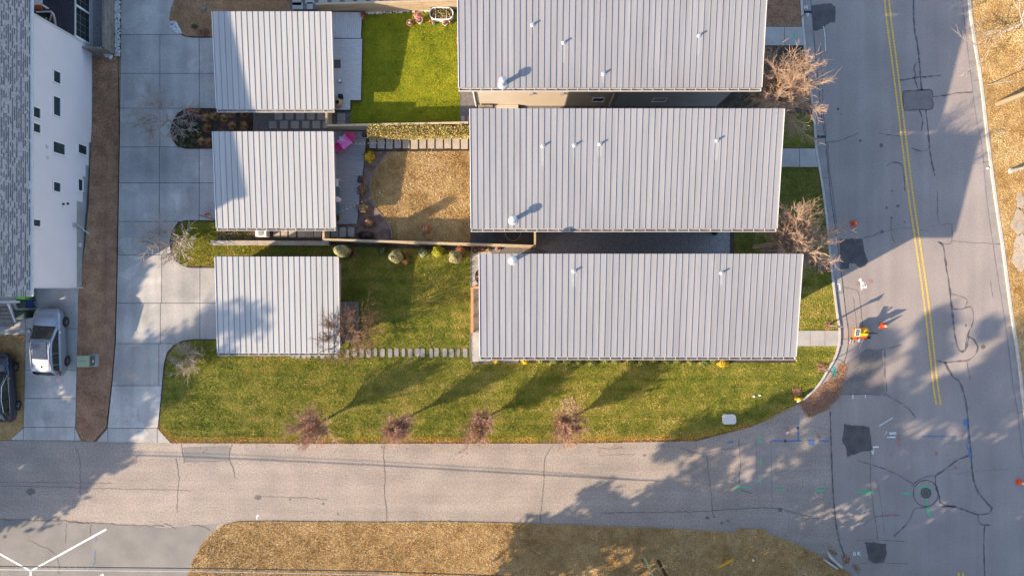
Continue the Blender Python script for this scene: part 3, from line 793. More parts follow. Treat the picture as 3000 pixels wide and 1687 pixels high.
KW = [tuple(p) for p in curve(off(WEST_KERB, -3), 30)]
kw_s = [p for p in KW if p[1] > 760]
FRONT = [(500, 1293), (468, 1254), (480, 1130), (486, 1068), (495, 1036), (512, 1014), (538, 1001), (572, 997), (640, 997), (985, 990), (985, 725), (1000, 722), (1385, 735), (1385, 1062), (2330, 1062), (2330, 760)] + \
        kw_s + [(2335, 1180), (2240, 1231), (2140, 1260), (2040, 1285), (1700, 1292), (1000, 1293)]
front_lawn = sheet('front_lawn', FRONT, 0.095, m_turf_base, thick=0.03)
X_G3 = [(640, 735), (975, 735), (975, 1012), (640, 1012)]
X_SIDEWALK = [(2300, 967), (2462, 967), (2462, 1015), (2300, 1015)]
def dune(px, py): return np.ones(len(px))
EDGE = [(500, 1293), (1000, 1294), (1700, 1293), (2040, 1286), (2140, 1261), (2240, 1232), (2335, 1182), (2338, 1172), (2240, 1222), (2140, 1250), (2040, 1274), (1700, 1278), (1000, 1280), (520, 1278), (490, 1262), (476, 1240), (470, 1256)]
blades('grass', FRONT, 900, 0.085, 0.036, GREEN, front_lawn, (X_SIDEWALK, EDGE), 0.095, seed=11, bias=0.04, rows=0.16)
blades('edge_grass', EDGE, 1500, 0.08, 0.035, [(0.34, 0.26, 0.03), (0.60, 0.37, 0.06), (0.64, 0.37, 0.11), (0.50, 0.25, 0.09)], front_lawn, (), 0.095, seed=12, rough_edge=5)
STRIP = [(640, 700), (640, 650), (548, 649), (528, 654), (512, 676), (504, 708), (508, 738), (522, 762), (545, 779), (640, 779), (640, 748), (1000, 748), (1000, 718), (640, 718)]
side_lawn = sheet('side_lawn', STRIP, 0.095, m_turf_base, thick=0.03)
blades('grass', STRIP, 820, 0.11, 0.04, OLIVE, side_lawn, (), 0.095, seed=13, bias=0.05)
blades('grass', [(600, 672), (745, 672), (745, 702), (600, 702)], 700, 0.085, 0.04, OLIVE, side_lawn, (), 0.075, seed=14, bias=0.0)
BACK1 = [(1062, 44), (1130, 40), (1250, 36), (1345, 34), (1348, 366), (1026, 369), (1028, 296), (1060, 296)]
back_lawn = sheet('back_lawn', BACK1, 0.095, m_turf_bright, thick=0.03)
blades('grass', BACK1, 1000, 0.08, 0.032, LIME, back_lawn, (), 0.095, seed=15, nscale=(0.7, 3.0), bias=0.03)
BACK2 = [(1140, 443), (1378, 441), (1382, 712), (1160, 706), (1146, 700), (1147, 680), (1140, 660), (1118, 632), (1092, 600), (1084, 565), (1084, 535), (1098, 500), (1118, 468)]
tan_lawn = sheet('tan_lawn', BACK2, 0.095, m_straw_base, thick=0.03)
blades('grass', BACK2, 800, 0.11, 0.04, GOLD, tan_lawn, (), 0.095, seed=16, nscale=(0.8, 3.5))
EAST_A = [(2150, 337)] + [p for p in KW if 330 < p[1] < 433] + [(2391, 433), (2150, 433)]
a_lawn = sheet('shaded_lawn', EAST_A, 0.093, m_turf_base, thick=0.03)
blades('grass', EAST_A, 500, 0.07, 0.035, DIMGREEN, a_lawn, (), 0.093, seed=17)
EAST_D = [(2150, 490)] + [p for p in KW if 490 < p[1] < 760] + [(2432, 760), (2150, 760)]  # own polygon: house shade put into the grass as a deeper green
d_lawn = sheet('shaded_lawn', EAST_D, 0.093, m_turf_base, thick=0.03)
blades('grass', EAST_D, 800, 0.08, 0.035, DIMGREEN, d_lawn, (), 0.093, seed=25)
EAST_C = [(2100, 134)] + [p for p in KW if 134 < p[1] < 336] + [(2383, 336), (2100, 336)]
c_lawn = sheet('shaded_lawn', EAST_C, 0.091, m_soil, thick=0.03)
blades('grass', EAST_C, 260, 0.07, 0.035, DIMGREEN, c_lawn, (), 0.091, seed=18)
EAST_B = [(2200, -60)] + [p for p in KW if -60 < p[1] < 78] + [(2353, 78), (2200, 78)]
b_lawn = sheet('brown_lawn', EAST_B, 0.093, m_brown_base, thick=0.03)
blades('grass', EAST_B, 600, 0.07, 0.035, BROWN, b_lawn, (), 0.093, seed=19)
TOPB = [(496, 55), (500, 30), (510, 0), (516, -60), (860, -60), (860, 36), (624, 36), (624, 108), (545, 106), (520, 94), (504, 78)]
t_lawn = sheet('brown_lawn', TOPB, 0.093, m_brown_base, thick=0.03)
blades('grass', TOPB, 620, 0.07, 0.035, STRAW, t_lawn, (), 0.093, seed=20, bias=-0.15)

# verge across the street
VERGE = [(700, 1527), (800, 1526), (1100, 1529), (1300, 1527), (1600, 1534), (1860, 1543), (2050, 1553), (2160, 1560), (2162, 1546), (2240, 1550), (2250, 1562), (2330, 1590), (2390, 1620), (2420, 1640), (2470, 1667), (2510, 1695), (2560, 1900), (2590, 2400), (430, 2400), (500, 1900), (548, 1690), (566, 1640), (590, 1595), (620, 1560), (655, 1537)]
verge = sheet('verge', VERGE, 0.05, m_straw_base, thick=0.10)
VB = [p for p in VERGE if p[1] < 1695] ; VB = VERGE[:16] + [(2520, 1740), (530, 1740)] + VERGE[20:]
blades('grass', VB, 800, 0.075, 0.045, STRAW, verge, (), 0.05, seed=21, nscale=(0.45, 2.8), rough_edge=2.0, bias=-0.05)
# east verge
EV = [tuple(p) for p in curve(off(EAST_KERB, 2.5), 30)] + [(6000, 2600), (6000, -900)]
e_verge = sheet('verge', EV, 0.10, m_straw_base, thick=0.15)
EVB = [p for p in EV if -40 < p[1] < 1400] + [(3060, 1400), (3060, -40)]
blades('grass', EVB, 800, 0.075, 0.045, GOLD, e_verge, (), 0.10, seed=22, nscale=(0.6, 2.6), rough_edge=2.5)
# stony part beside the east kerb
for i, (x, y, r) in enumerate(((2985, 650, 22), (2992, 740, 30), (2990, 590, 14))):
    P = [(x + r * (1 + .3 * math.sin(3 * t + i)) * math.cos(t), y + 1.6 * r * (1 + .2 * math.cos(4 * t)) * math.sin(t)) for t in np.linspace(0, 2 * PI, 21)[:-1]]
    MB().prism(W(P, 0.125), 0.05, 0.125).build('bare_soil', m_paver_w, e_verge)

# west side: brown turf strip, second drive
BSTRIP = [(272, 165), (345, 165), (350, 400), (347, 560), (343, 800), (338, 1000), (328, 1120), (313, 1250), (275, 1292), (242, 1288), (224, 1255), (226, 1117), (230, 960), (234, 850), (240, 800), (252, 720), (262, 600), (268, 450), (272, 300)]
bstrip = drape('turf_strip', [(x, y) for x, y in BSTRIP], 0.05, m_brown_base, thick=0.3); props(bstrip, kind='structure')
blades('grass', BSTRIP, 620, 0.075, 0.04, BROWN, bstrip, ([(235, 1028), (292, 1028), (292, 1078), (235, 1078)],), 0.05, seed=23)
DRIVE2 = [(94, 842), (234, 842), (230, 960), (226, 1117), (223, 1254), (240, 1289), (34, 1287), (72, 1252), (76, 1117), (78, 985), (80, 842)]
drive2 = drape('parking_drive', DRIVE2, 0.06, m_joint, thick=0.25); props(drive2, kind='structure')
ys = [840, 962, 1083, 1166, 1250, 1292]
for i in range(5):
    xcuts = [0, 300] if i < 4 else [0, 72, 222, 300]
    for j in range(len(xcuts) - 1):
        e = 0.75
        p = clip(DRIVE2, 0, -1, -(ys[i] + e)); p = clip(p, 0, 1, ys[i + 1] - e); p = clip(p, -1, 0, -(xcuts[j] + e)); p = clip(p, 1, 0, xcuts[j + 1] - e)
        if len(p) > 2 and area(p) > 50:
            # remove zero-length steps
            q = [p[k] for k in range(len(p)) if math.dist(p[k], p[k - 1]) > 0.3]
            drape('slab', q, 0.085, m_conc, drive2, thick=0.05)
PORCH = [(-300, 850), (77, 850), (77, 980), (-300, 984)]
porch = drape('porch_slab', PORCH, 0.07, m_conc, thick=0.3, step=1.5); props(porch, kind='structure')
WSTRIP = [(-300, 984), (76, 981), (74, 1117), (70, 1250), (33, 1287), (-300, 1286)]
wstrip = drape('turf_strip', WSTRIP, 0.05, m_straw_base, thick=0.3, step=1.2); props(wstrip, kind='structure')
blades('grass', [(-40, 984), (76, 981), (74, 1117), (70, 1250), (33, 1287), (-40, 1286)], 620, 0.08, 0.04, STRAW, wstrip, (), 0.05, seed=24, bias=-0.1)
NBED = drape('planting_bed', [(272, -60), (340, -60), (345, 165), (272, 165)], 0.03, m_gravel_d, thick=0.2); props(NBED, kind='structure')

# ------------------------------------------------------------------ metal-roofed houses and garages
def metal_roof(root, xw, xe, ys, yn, zs, zn, npan, gut=True, brk=0.62, rm=None):
    """shed roof with standing-seam panels, high side to the north, gutter on the south"""
    t = 0.16
    deck = MB().hexa([(xw, ys, zs - t), (xe, ys, zs - t), (xe, yn, zn - t), (xw, yn, zn - t)], [(xw, ys, zs - 0.012), (xe, ys, zs - 0.012), (xe, yn, zn - 0.012), (xw, yn, zn - 0.012)]).build('roof', m_fascia, root)
    pitch = (xe - xw) / npan
    o = ORG[root]
    mb = MB(); w = 0.014; hh = 0.037
    y0, y1 = ys - 0.03, yn + 0.03
    k = (zn - zs) / (yn - ys)
    def zz(y): return zs + k * (y - ys)
    mb.hexa([(w + 0.001, y0, zz(y0) - 0.01), (pitch - w - 0.001, y0, zz(y0) - 0.01), (pitch - w - 0.001, y1, zz(y1) - 0.01), (w + 0.001, y1, zz(y1) - 0.01)],
            [(w + 0.001, y0, zz(y0)), (pitch - w - 0.001, y0, zz(y0)), (pitch - w - 0.001, y1, zz(y1)), (w + 0.001, y1, zz(y1))])
    mb.hexa([(pitch - w, y0, zz(y0) - 0.01), (pitch + w, y0, zz(y0) - 0.01), (pitch + w, y1, zz(y1) - 0.01), (pitch - w, y1, zz(y1) - 0.01)],
            [(pitch - w, y0, zz(y0) + hh), (pitch + w, y0, zz(y0) + hh), (pitch + w, y1, zz(y1) + hh), (pitch - w, y1, zz(y1) + hh)])
    me = mb.mesh('roof_panel', Vector((0, o.y, o.z)))
    for i in range(npan):
        p = link('roof_panel', me, rm or m_roof, deck)
        p.location = (xw - o.x + i * pitch, 0, 0)
    # edge trim
    MB().hexa([(xw - 0.05, ys, zs - t), (xw - 0.004, ys, zs - t), (xw - 0.004, yn, zn - t), (xw - 0.05, yn, zn - t)], [(xw - 0.05, ys, zs + 0.05), (xw - 0.004, ys, zs + 0.05), (xw - 0.004, yn, zn + 0.05), (xw - 0.05, yn, zn + 0.05)]).build('edge_trim', m_trim, deck)
    MB().hexa([(xe + 0.02, ys, zs - t), (xe + 0.06, ys, zs - t), (xe + 0.06, yn, zn - t), (xe + 0.02, yn, zn - t)], [(xe + 0.02, ys, zs + 0.05), (xe + 0.06, ys, zs + 0.05), (xe + 0.06, yn, zn + 0.05), (xe + 0.02, yn, zn + 0.05)]).build('edge_trim', m_trim, deck)
    if gut:
        g0 = ys - 0.05; g1 = ys - 0.17; zt = zs - 0.05; zb = zs - 0.17
        mb = MB()
        mb.box(xw - .04, xe + .04, g1 - .025, g1, zb, zt)          # front lip
        mb.box(xw - .04, xe + .04, g0, g0 + .012, zb, zt - .02)    # back
        mb.box(xw - .04, xe + .04, g1, g0, zb, zb + .012)          # floor
        mb.box(xw - .04, xw - .028, g1, g0, zb + .012, zt); mb.box(xe + .028, xe + .04, g1, g0, zb + .012, zt)
        gt = mb.build('gutter', m_trim, root)
        MB().box(xw, xe, g1 + .004, g0 - .004, zb + .012, zb + .03).build('gutter_debris', m_debris, gt)
        n = int((xe - xw) / brk)
        bm_ = MB().box(-.014, .014, g1, g0 + .02, zt - .012, zt + .004).mesh('bracket', Vector((0, o.y, o.z)))
        for i in range(n + 1):
            b = link('bracket', bm_, m_trim, gt); b.location = (xw + .02 + (xe - xw - .04) * i / n - o.x, 0, 0)
    return deck, zz
def vent_pipe(root, px, py, zz, z_guess, h=0.30, r=0.055):
    z = z_guess
    for _ in range(6):
        p = at(px, py, z); z = zz(p.y)
    o = MB().lathe((p.x, p.y, z - .02), [(r, 0), (r, h), (r * .75, h), (r * .75, h - .03)], 10).build('vent_pipe', m_zinc, root)
    wv = .07 + .05 * (px % 3); ln = .5 + .2 * (px % 4)
    MB().quad((p.x - wv, p.y - .1, zz(p.y - .1) + .004), (p.x - wv * .7, p.y - ln, zz(p.y - ln) + .004), (p.x + wv * .7, p.y - ln, zz(p.y - ln) + .004), (p.x + wv, p.y - .1, zz(p.y - .1) + .004)).build('water_stain', m_stain, o)
    MB().lathe((p.x, p.y, z - .03), [(r * 2.6, .0), (r * 2.5, .045), (r * 1.7, .07), (r * 1.2, .14)], 12).build('flashing', m_zinc, o)
    return p, z
def flue(root, px, py, zz, z_guess, h=1.05, r=0.13):
    z = z_guess
    for _ in range(6):
        p = at(px, py, z + h); z = zz(p.y)
    o = MB().lathe((p.x, p.y, z - .05), [(r, 0), (r, h - .25)], 16).build('flue', m_zinc, root, sm=False)
    MB().lathe((p.x, p.y, z - .05), [(r * 1.25, h - .30), (r * 1.75, h - .27), (r * 1.75, h - .12), (r * 1.2, h), (r * .5, h + .05), (.01, h + .06)], 20).build('flue_cap', m_zinc, o, sm=True)
    MB().lathe((p.x, p.y, z - .04), [(r * 2.3, 0.0), (r * 2.2, .06), (r * 1.1, .12)], 16).build('flashing', m_zinc, o)
def window(root, x0, x1, y, z0, z1, depth=-1, fr=0.07, m=m_frame):
    """window in a south facing wall at plane y"""
    f = MB()
    f.box(x0, x1, y - .05, y + .02, z1 - fr, z1); f.box(x0, x1, y - .06, y + .02, z0, z0 + fr)
    f.box(x0, x0 + fr, y - .05, y + .02, z0 + fr, z1 - fr); f.box(x1 - fr, x1, y - .05, y + .02, z0 + fr, z1 - fr)
    w = f.build('window', m, root)
    MB().box(x0 + fr, x1 - fr, y - .02, y - .005, z0 + fr, z1 - fr).build('pane', m_glass, w)

def house(name, label, NW, NE, SW, SE, zs, zn, npan, inset, wall_m, pipes, flues):
    f = lambda p, z: at(p[0], p[1], z)
    a, b, c, d = f(NW, zn), f(NE, zn), f(SW, zs), f(SE, zs)
    xw = (a.x + c.x) / 2; xe = (b.x + d.x) / 2; yn = (a.y + b.y) / 2; ys = (c.y + d.y) / 2
    root = thing(name, label, 'house', ((xw + xe) / 2, (ys + yn) / 2, 0.0))
    deck, zz = metal_roof(root, xw, xe, ys, yn, zs, zn, npan)
    iw, ie, iS, iN = inset
    x0, x1, y0, y1 = xw + iw, xe - ie, ys + iS, yn - iN
    MB().hexa([(x0, y0, 0.0), (x1, y0, 0.0), (x1, y1, 0.0), (x0, y1, 0.0)], [(x0, y0, zz(y0) - .17), (x1, y0, zz(y0) - .17), (x1, y1, zz(y1) - .17), (x0, y1, zz(y1) - .17)]).build('wall', wall_m, root)
    for p in pipes: vent_pipe(root, p[0], p[1], zz, zs + .3)
    for p in flues: flue(root, p[0], p[1], zz, zs + .3)
    return root, dict(x0=x0, x1=x1, y0=y0, y1=y1, xw=xw, xe=xe, ys=ys, yn=yn, zz=zz)

h1, d1 = house('house', 'long grey standing seam metal roof house at the top, its beige side wall showing', (1343, -60), (2246, -60), (1343, 257), (2230, 257), 8.0, 8.95, 50, (0.5, 0.2, 1.05, 0.4), m_wall_b,
               [(1560, 74), (1651, 126), (1768, 217), (2047, 105)], [(1472, 232)])
h2, d2 = house('house', 'middle long grey metal roof house beside the tan back lawn', (1380, 320), (2292, 320), (1379, 669), (2277, 669), 8.0, 9.1, 51, (0.5, 1.0, 0.5, 0.4), m_wall_g,
               [(1591, 428), (1683, 426), (1757, 423), (2099, 412)], [(1503, 640)])
h3, d3 = house('house', 'lowest long grey metal roof house beside the front lawn with the young trees', (1407, 745), (2346, 745), (1405, 1044), (2333, 1044), 8.0, 8.95, 51, (0.9, 2.05, 0.04, 0.35), m_wall_b,
               [(1682, 794), (2113, 799)], [(1503, 760)])
# house 1 south wall details
y = d1['y0']
for px, w_, zc in ((1752, 0.85, 1.7), (1930, 0.95, 1.7)):
    p = at(px, 292, 1.5); window(h1, p.x - w_ / 2, p.x + w_ / 2, y, zc - .5, zc + .45)
MB().tube([at(1797, 262, 4.0).xy.to_3d() + Vector((0, y - at(1797, 262, 4.0).y - .07, 7.6)), Vector((at(1790, 300, 1).x, y - .07, 0.15))], .05, 8).build('downspout', m_trim, h1)
MB().tube([(d1['x0'] + .1, y - .07, 7.6), (d1['x0'] + .1, y - .07, 0.15)], .055, 8).build('downspout', m_trim, h1)
for px in (1556, 1646, 1731):
    p = at(px, 270, 3.2); MB().box(p.x - .13, p.x + .13, y - .14, y, 3.1, 3.32).build('wall_vent', m_fascia, h1)
MB().box(d1['x0'] + 1.5, d1['x0'] + 2.9, y - .015, y - .001, 3.7, 4.6).build('wall_panel', m_wall_g, h1)
MB().box(d1['x1'] - 7.2, d1['x1'] - 0.02, y - .03, y - .001, 0.0, 7.7).build('wall_panel', m_wall_g, h1)
# small stoop at the west end of house 1
x = d1['x0']
st = MB()
for i in range(4): st.box(x + .25, x + 1.25, y - .12 - .1 * (i + 1) - .16 * i, y - .1 - .16 * i - .02, 0.1, 0.75 - .17 * i)
st.build('stoop', m_wood_g, h1)
MB().box(x + 1.3, x + 3.0, y - .8, y - .02, .1, .45).build('planter_wall', m_wall_b, h1)
# entry step walls
def garage(label, NW, NE, SW, SE, zs, zn, npan):
    f = lambda p, z: at(p[0], p[1], z)
    a, b, c, d = f(NW, zn), f(NE, zn), f(SW, zs), f(SE, zs)
    xw = (a.x + c.x) / 2; xe = (b.x + d.x) / 2; yn = (a.y + b.y) / 2; ys = (c.y + d.y) / 2
    root = thing('garage', label, 'garage', ((xw + xe) / 2, (ys + yn) / 2, 0.0), group='garages along the shared driveway')
    deck, zz = metal_roof(root, xw, xe, ys, yn, zs, zn, npan, rm=m_roof_g)
    x0, x1, y0, y1 = xw + .35, xe - .45, ys + .35, yn - .3
    MB().hexa([(x0, y0, 0), (x1, y0, 0), (x1, y1, 0), (x0, y1, 0)], [(x0, y0, zz(y0) - .17), (x1, y0, zz(y0) - .17), (x1, y1, zz(y1) - .17), (x0, y1, zz(y1) - .17)]).build('wall', m_wall_g, root)
    dr = MB().box(x0 - .03, x0 - .002, y0 + .5, y1 - .5, .12, 2.0).build('garage_door', m_trim, root)
    for i in range(4): MB().box(x0 - .045, x0 - .031, y0 + .55, y1 - .55, .16 + .46 * i, .56 + .46 * i).build('door_panel', m_trim, dr)
    return root
g1 = garage('square metal roof garage at the top beside the white deck', (624, 36), (970, 36), (635, 320), (976, 320), 2.25, 2.95, 21)
g2 = garage('middle square metal roof garage beside the pink table deck', (626, 386), (975, 388), (634, 667), (981, 667), 2.25, 2.85, 21)
g3 = garage('lowest square metal roof garage on the front lawn', (634, 752), (991, 754), (637, 1033), (993, 1033), 2.4, 2.8, 22)

# ------------------------------------------------------------------ white house on the west side
XW = -29.2
def wpt(px, py):
    """pixel on the east wall plane -> (Y, Z)"""
    f = XW * S / (px - 1500); z = H * (1 - f)
    return (843.5 - py) / S * f, z
wh = thing('white_house', 'white sided two storey house with grey shingle roof and east windows', 'house', (-34, 8, 0))
YN = wpt(265, 140)[0]; YS = wpt(236, 842)[0]
steps = [(YN, 417, 267), (417, 484, 258), (484, 517, 249), (517, 590, 241), (590, None, 223)]
mb = MB()
bd = 0.16; ztop = 6.75
def sid(y0, y1, zb):
    z = zb
    while z < ztop - 0.01:
        z1 = min(z + bd, ztop)
        mb.hexa([(XW - .1, y1, z), (XW - .1, y0, z), (XW + .022, y0, z), (XW + .022, y1, z)][::-1], [(XW - .1, y1, z1), (XW - .1, y0, z1), (XW + .006, y0, z1), (XW + .006, y1, z1)][::-1])
        z = z1
def ypx(py, px): return wpt(px, py)[0]
zs_ = [wpt(p, 400)[1] for p in (267, 258, 249, 241, 223)]
yb = [YN, ypx(417, 260), ypx(484, 252), ypx(517, 244), ypx(590, 230), YS]
for i in range(5): sid(yb[i + 1], yb[i], zs_[i])
mb.build('siding', m_siding, wh)
for i in range(5):
    MB().box(XW - .04, XW + .03, yb[i + 1] + .002, yb[i] - .002, zs_[i] - .06, zs_[i] - .001).build('skirt_trim', m_trim, wh)
MB().box(XW - .1, XW - .01, YS - .0, YN, -.3, 2.3).build('foundation', m_found, wh)
MB().box(-42, XW - .11, YS + .02, YN - .02, -.3, ztop).build('wall', m_siding, wh)
MB().box(XW - .12, XW + .05, YS - .06, YS - .002, 1.1, ztop).build('corner_board', m_trim, wh)
MB().box(XW - .12, XW + .04, YN + .002, YN + .12, 0.1, ztop).build('corner_board', m_trim, wh)
# roof: east and west slopes with real shingle courses
sl = 0.85; xr = -35.5; xe0 = -28.86; y0r, y1r = -0.50, 40.0
zr = ztop + sl * (xe0 - xr)
rf = MB().quad((xe0, y0r, ztop), (xe0, y1r, ztop), (xr, y1r, zr), (xr, y0r, zr)).quad((xr, y0r, zr), (xr, y1r, zr), (-42.2, y1r, ztop), (-42.2, y0r, ztop)).quad((xe0, y0r, ztop), (xr, y0r, zr), (-42.2, y0r, ztop))
rf = rf.build('roof', m_shingle, wh)
mb = MB(); n = int((xe0 - xr) / 0.078); rg = random.Random(3); gaps = MB()
for i in range(26):
    xa = xe0 - i * 0.078 + .01; xb = xa - .10
    za = ztop + sl * (xe0 - xa) + .022; zb = ztop + sl * (xe0 - xb) + .006
    y = y0r - .02
    while y < 22:
        l = rg.choice((.17, .25, .33)); dz = rg.choice((0, 0, .010, .016)); g_ = rg.choice((0.0, .0, .02, .03))
        mb.hexa([(xb, y, zb - .012), (xa - g_, y, za - .024), (xa - g_, y + l - .012, za - .024), (xb, y + l - .012, zb - .012)], [(xb, y, zb), (xa - g_, y, za + dz), (xa - g_, y + l - .012, za + dz), (xb, y + l - .012, zb)])
        if rg.random() < (.75 if i % 2 == 0 else .5): gaps.hexa([(xa - .014, y, za - .02), (xa + .004, y, za - .02), (xa + .004, y + l, za - .02), (xa - .014, y + l, za - .02)], [(xa - .014, y, za + .021 + dz), (xa + .004, y, za + .012 + dz), (xa + .004, y + l, za + .012 + dz), (xa - .014, y + l, za + .021 + dz)])
        y += l
props(mb.build('shingle', m_shingle, rf), kind='stuff'); props(gaps.build('shingle_edge', m_shadowline, rf), kind='stuff')
MB().box(xe0, xe0 + .045, y0r, y1r, ztop - .17, ztop - .02).build('fascia', m_trim, rf)
MB().box(xe0 + .046, xe0 + .15, y0r, y1r, ztop - .15, ztop - .05).build('gutter', m_trim, wh)
# unseen block added west of the house to cast a straight shadow edge
wg = MB().box(-44, -38.4, -5.0, 0.4, -.3, 13.7).build('shadow_block', m_siding, wh)
MB().hexa([(-44.2, -5.15, 13.71), (-38.2, -5.15, 13.71), (-38.2, .5, 13.71), (-44.2, .5, 13.71)], [(-44.2, -5.15, 14.6), (-38.2, -5.15, 13.95), (-38.2, .5, 13.95), (-44.2, .5, 14.6)]).build('shadow_block_roof', m_shingle, wg)
# windows of the east wall
for (xl, xr_, yt, yb_) in ((153, 177, 201, 241), (153, 177, 277, 338), (88, 118, 306, 342), (88, 118, 354, 386), (152, 190, 410, 448), (226, 254, 418, 450), (153, 177, 529, 562), (226, 242, 521, 560), (88, 118, 638, 664)):
    ya, z1 = wpt(xl, yt); yb2, _ = wpt(xl, yb_); _, z0 = wpt(xr_, yt)
    z1 = min(z1, 6.45); fr = .075; f = MB()
    f.box(XW, XW + .075, yb2, ya, z1 - fr, z1); f.box(XW, XW + .085, yb2, ya, z0, z0 + fr); f.box(XW, XW + .075, yb2, yb2 + fr, z0 + fr, z1 - fr); f.box(XW, XW + .075, ya - fr, ya, z0 + fr, z1 - fr)
    w = f.build('window', m_frame, wh)
    MB().box(XW, XW + .035, yb2 + fr, ya - fr, z0 + fr, z1 - fr).build('pane', m_glass, w)
for px, py in ((137, 429), (139, 462)):
    yy, z = wpt(px, py); MB().box(XW, XW + .07, yy - .09, yy + .09, z - .1, z + .1).build('wall_vent', m_pot_w, wh)
for px, py in ((183, 598), (196, 597)):
    yy, z = wpt(px, py); MB().lathe((XW + .09, yy, z - .07), [(.03, 0), (.07, .05), (.07, .12), (.03, .14)], 10).build('wall_lamp', m_black, wh)
# service mast and meter box
yy, z = wpt(219, 660)
MB().box(XW, XW + .16, yy - .12, yy + .12, z - .3, z + .25).build('meter_box', m_zinc, wh)
yy2, z2 = wpt(236, 675)
MB().tube([(XW + .1, yy, z - .3), (XW + .12, yy - .1, z - .55), (XW + .2, yy2, z2 - .1), (XW + .55, yy2 - .25, z2 - .12)], .035, 8).build('service_pipe', m_trim, wh)
yy2, z2 = wpt(245, 719)
MB().box(XW - .01, XW + .1, yy2 - .13, yy2 + .13, 1.45, 1.68).build('wall_vent', m_trim, wh)
# sunroom north of the white wall
sr = thing('sunroom', 'low sunroom with white framed panes and dark roof at the upper left corner', 'house', (-33, 22, 0))
Y0 = YN + .13; Y1 = 30
MB().box(-41, XW - .12, Y0, Y1, -.2, 2.12).build('wall', m_siding, sr)
MB().box(XW - .12, XW + .02, Y0, Y1, -.2, .42).build('sill_wall', m_siding, sr)
MB().box(XW - .12, XW + .05, Y0, Y1, 1.93, 2.2).build('beam', m_trim, sr)
cuts = [22.6, 20.9, 19.0, Y0]; cuts = [Y1, 26.5, 24.6, 22.65, 20.75, 18.85, Y0]
for i in range(len(cuts) - 1):
    a, b = cuts[i + 1], cuts[i]
    f = MB().box(XW - .06, XW + .045, a + .001, a + .13, .421, 1.929)
    w = f.build('window', m_frame, sr)
    MB().box(XW - .05, XW - .02, a + .13, b, .421, 1.929).build('pane', m_glass, w)
    gr = MB()
    for k in range(1, 4): gr.box(XW - .019, XW - .005, a + .13 + (b - a - .13) * k / 4 - .012, a + .13 + (b - a - .13) * k / 4 + .012, .421, 1.929)
    for k in range(1, 3): gr.box(XW - .004, XW + .004, a + .13, b, .42 + 1.5 * k / 3 - .012, .42 + 1.5 * k / 3 + .012)
    gr.build('glazing_bar', m_wood_g, w)
zd = 2.25
rfm = MB().hexa([(-41, Y0, 2.21), (XW + .12, Y0, 2.21), (XW + .12, Y1, 2.21), (-41, Y1, 2.21)], [(-41, Y0, 2.9), (XW + .12, Y0, 2.27), (XW + .12, Y1, 2.27), (-41, Y1, 2.9)]).build('roof', m_shingle_d, sr)
mb = MB()
for i in range(16):
    xa = XW + .12 - i * .14
    z_ = lambda x: 2.27 + (.63) * (XW + .12 - x) / (41 + XW + .12)
    mb.hexa([(xa - .16, Y0, z_(xa - .16) + .002), (xa, Y0, z_(xa) + .002), (xa, Y1, z_(xa) + .002), (xa - .16, Y1, z_(xa - .16) + .002)], [(xa - .16, Y0, z_(xa - .16) + .006), (xa, Y0, z_(xa) + .03), (xa, Y1, z_(xa) + .03), (xa - .16, Y1, z_(xa - .16) + .006)])
props(mb.build('shingle', m_shingle_d, rfm), kind='stuff')
# roof-deck things seen at the upper left corner
rl = thing('deck_railing', 'white curved railing with glass panel on the dark sunroom roof', 'railing', tuple(at(130, 50, 2.6)))
pa = at(107, 36, 3.6); pb = at(152, 35, 3.6); pc = at(147, 66, 2.7); pd = at(163, 72, 2.6)
MB().tube([at(107, 36, 3.6), at(152, 35, 3.6), at(153, 38, 3.5), at(147, 60, 2.6)], .05, 8).build('rail', m_trim, rl)
MB().tube([at(152, 37, 3.5), at(157, 42, 3.4), at(161, 58, 3.0), at(163, 74, 2.6)], .06, 8).build('rail', m_trim, rl)
MB().tube([at(137, 56, 2.7), at(135, 51, 2.9), at(139, 49, 3.0), at(142, 54, 2.7)], .04, 8).build('scroll', m_trim, rl)
MB().hexa([at(108, 38, 3.55), at(148, 37, 3.55), at(146, 57, 2.7), at(120, 48, 2.8)], [at(108, 38, 3.57), at(148, 37, 3.57), at(146, 57, 2.72), at(120, 48, 2.82)]).build('glass_panel', m_glass, rl)
ca = thing('lounge_canopy', 'white box canopy over an orange cushion at the top left edge', 'canopy', tuple(at(110, 15, 2.5)))
MB().hexa([at(92, 16, 3.9), at(126, 16, 3.9), at(124, -40, 3.9), at(92, -40, 3.9)], [at(92, 15, 4.1), at(126, 15, 4.1), at(124, -40, 4.1), at(92, -40, 4.1)]).build('top', m_white, ca)
MB().tube([at(124, 16, 4.0), at(141, 26, 3.4)], .06, 8).build('post', m_trim, ca)
MB().hexa([at(97, 28, 2.7), at(126, 30, 2.7), at(120, 10, 2.7), at(96, 10, 2.7)], [at(99, 26, 3.05), at(122, 27, 3.05), at(118, 10, 3.05), at(96, 10, 3.05)]).build('cushion', m_orange_cloth, ca)
MB().hexa([at(126, 6, 2.7), at(136, 8, 2.7), at(132, -20, 2.7), at(124, -20, 2.7)], [at(126, 5, 3.0), at(135, 7, 3.0), at(131, -20, 3.0), at(124, -20, 3.0)]).build('blue_bin', m_bin_blue, ca)
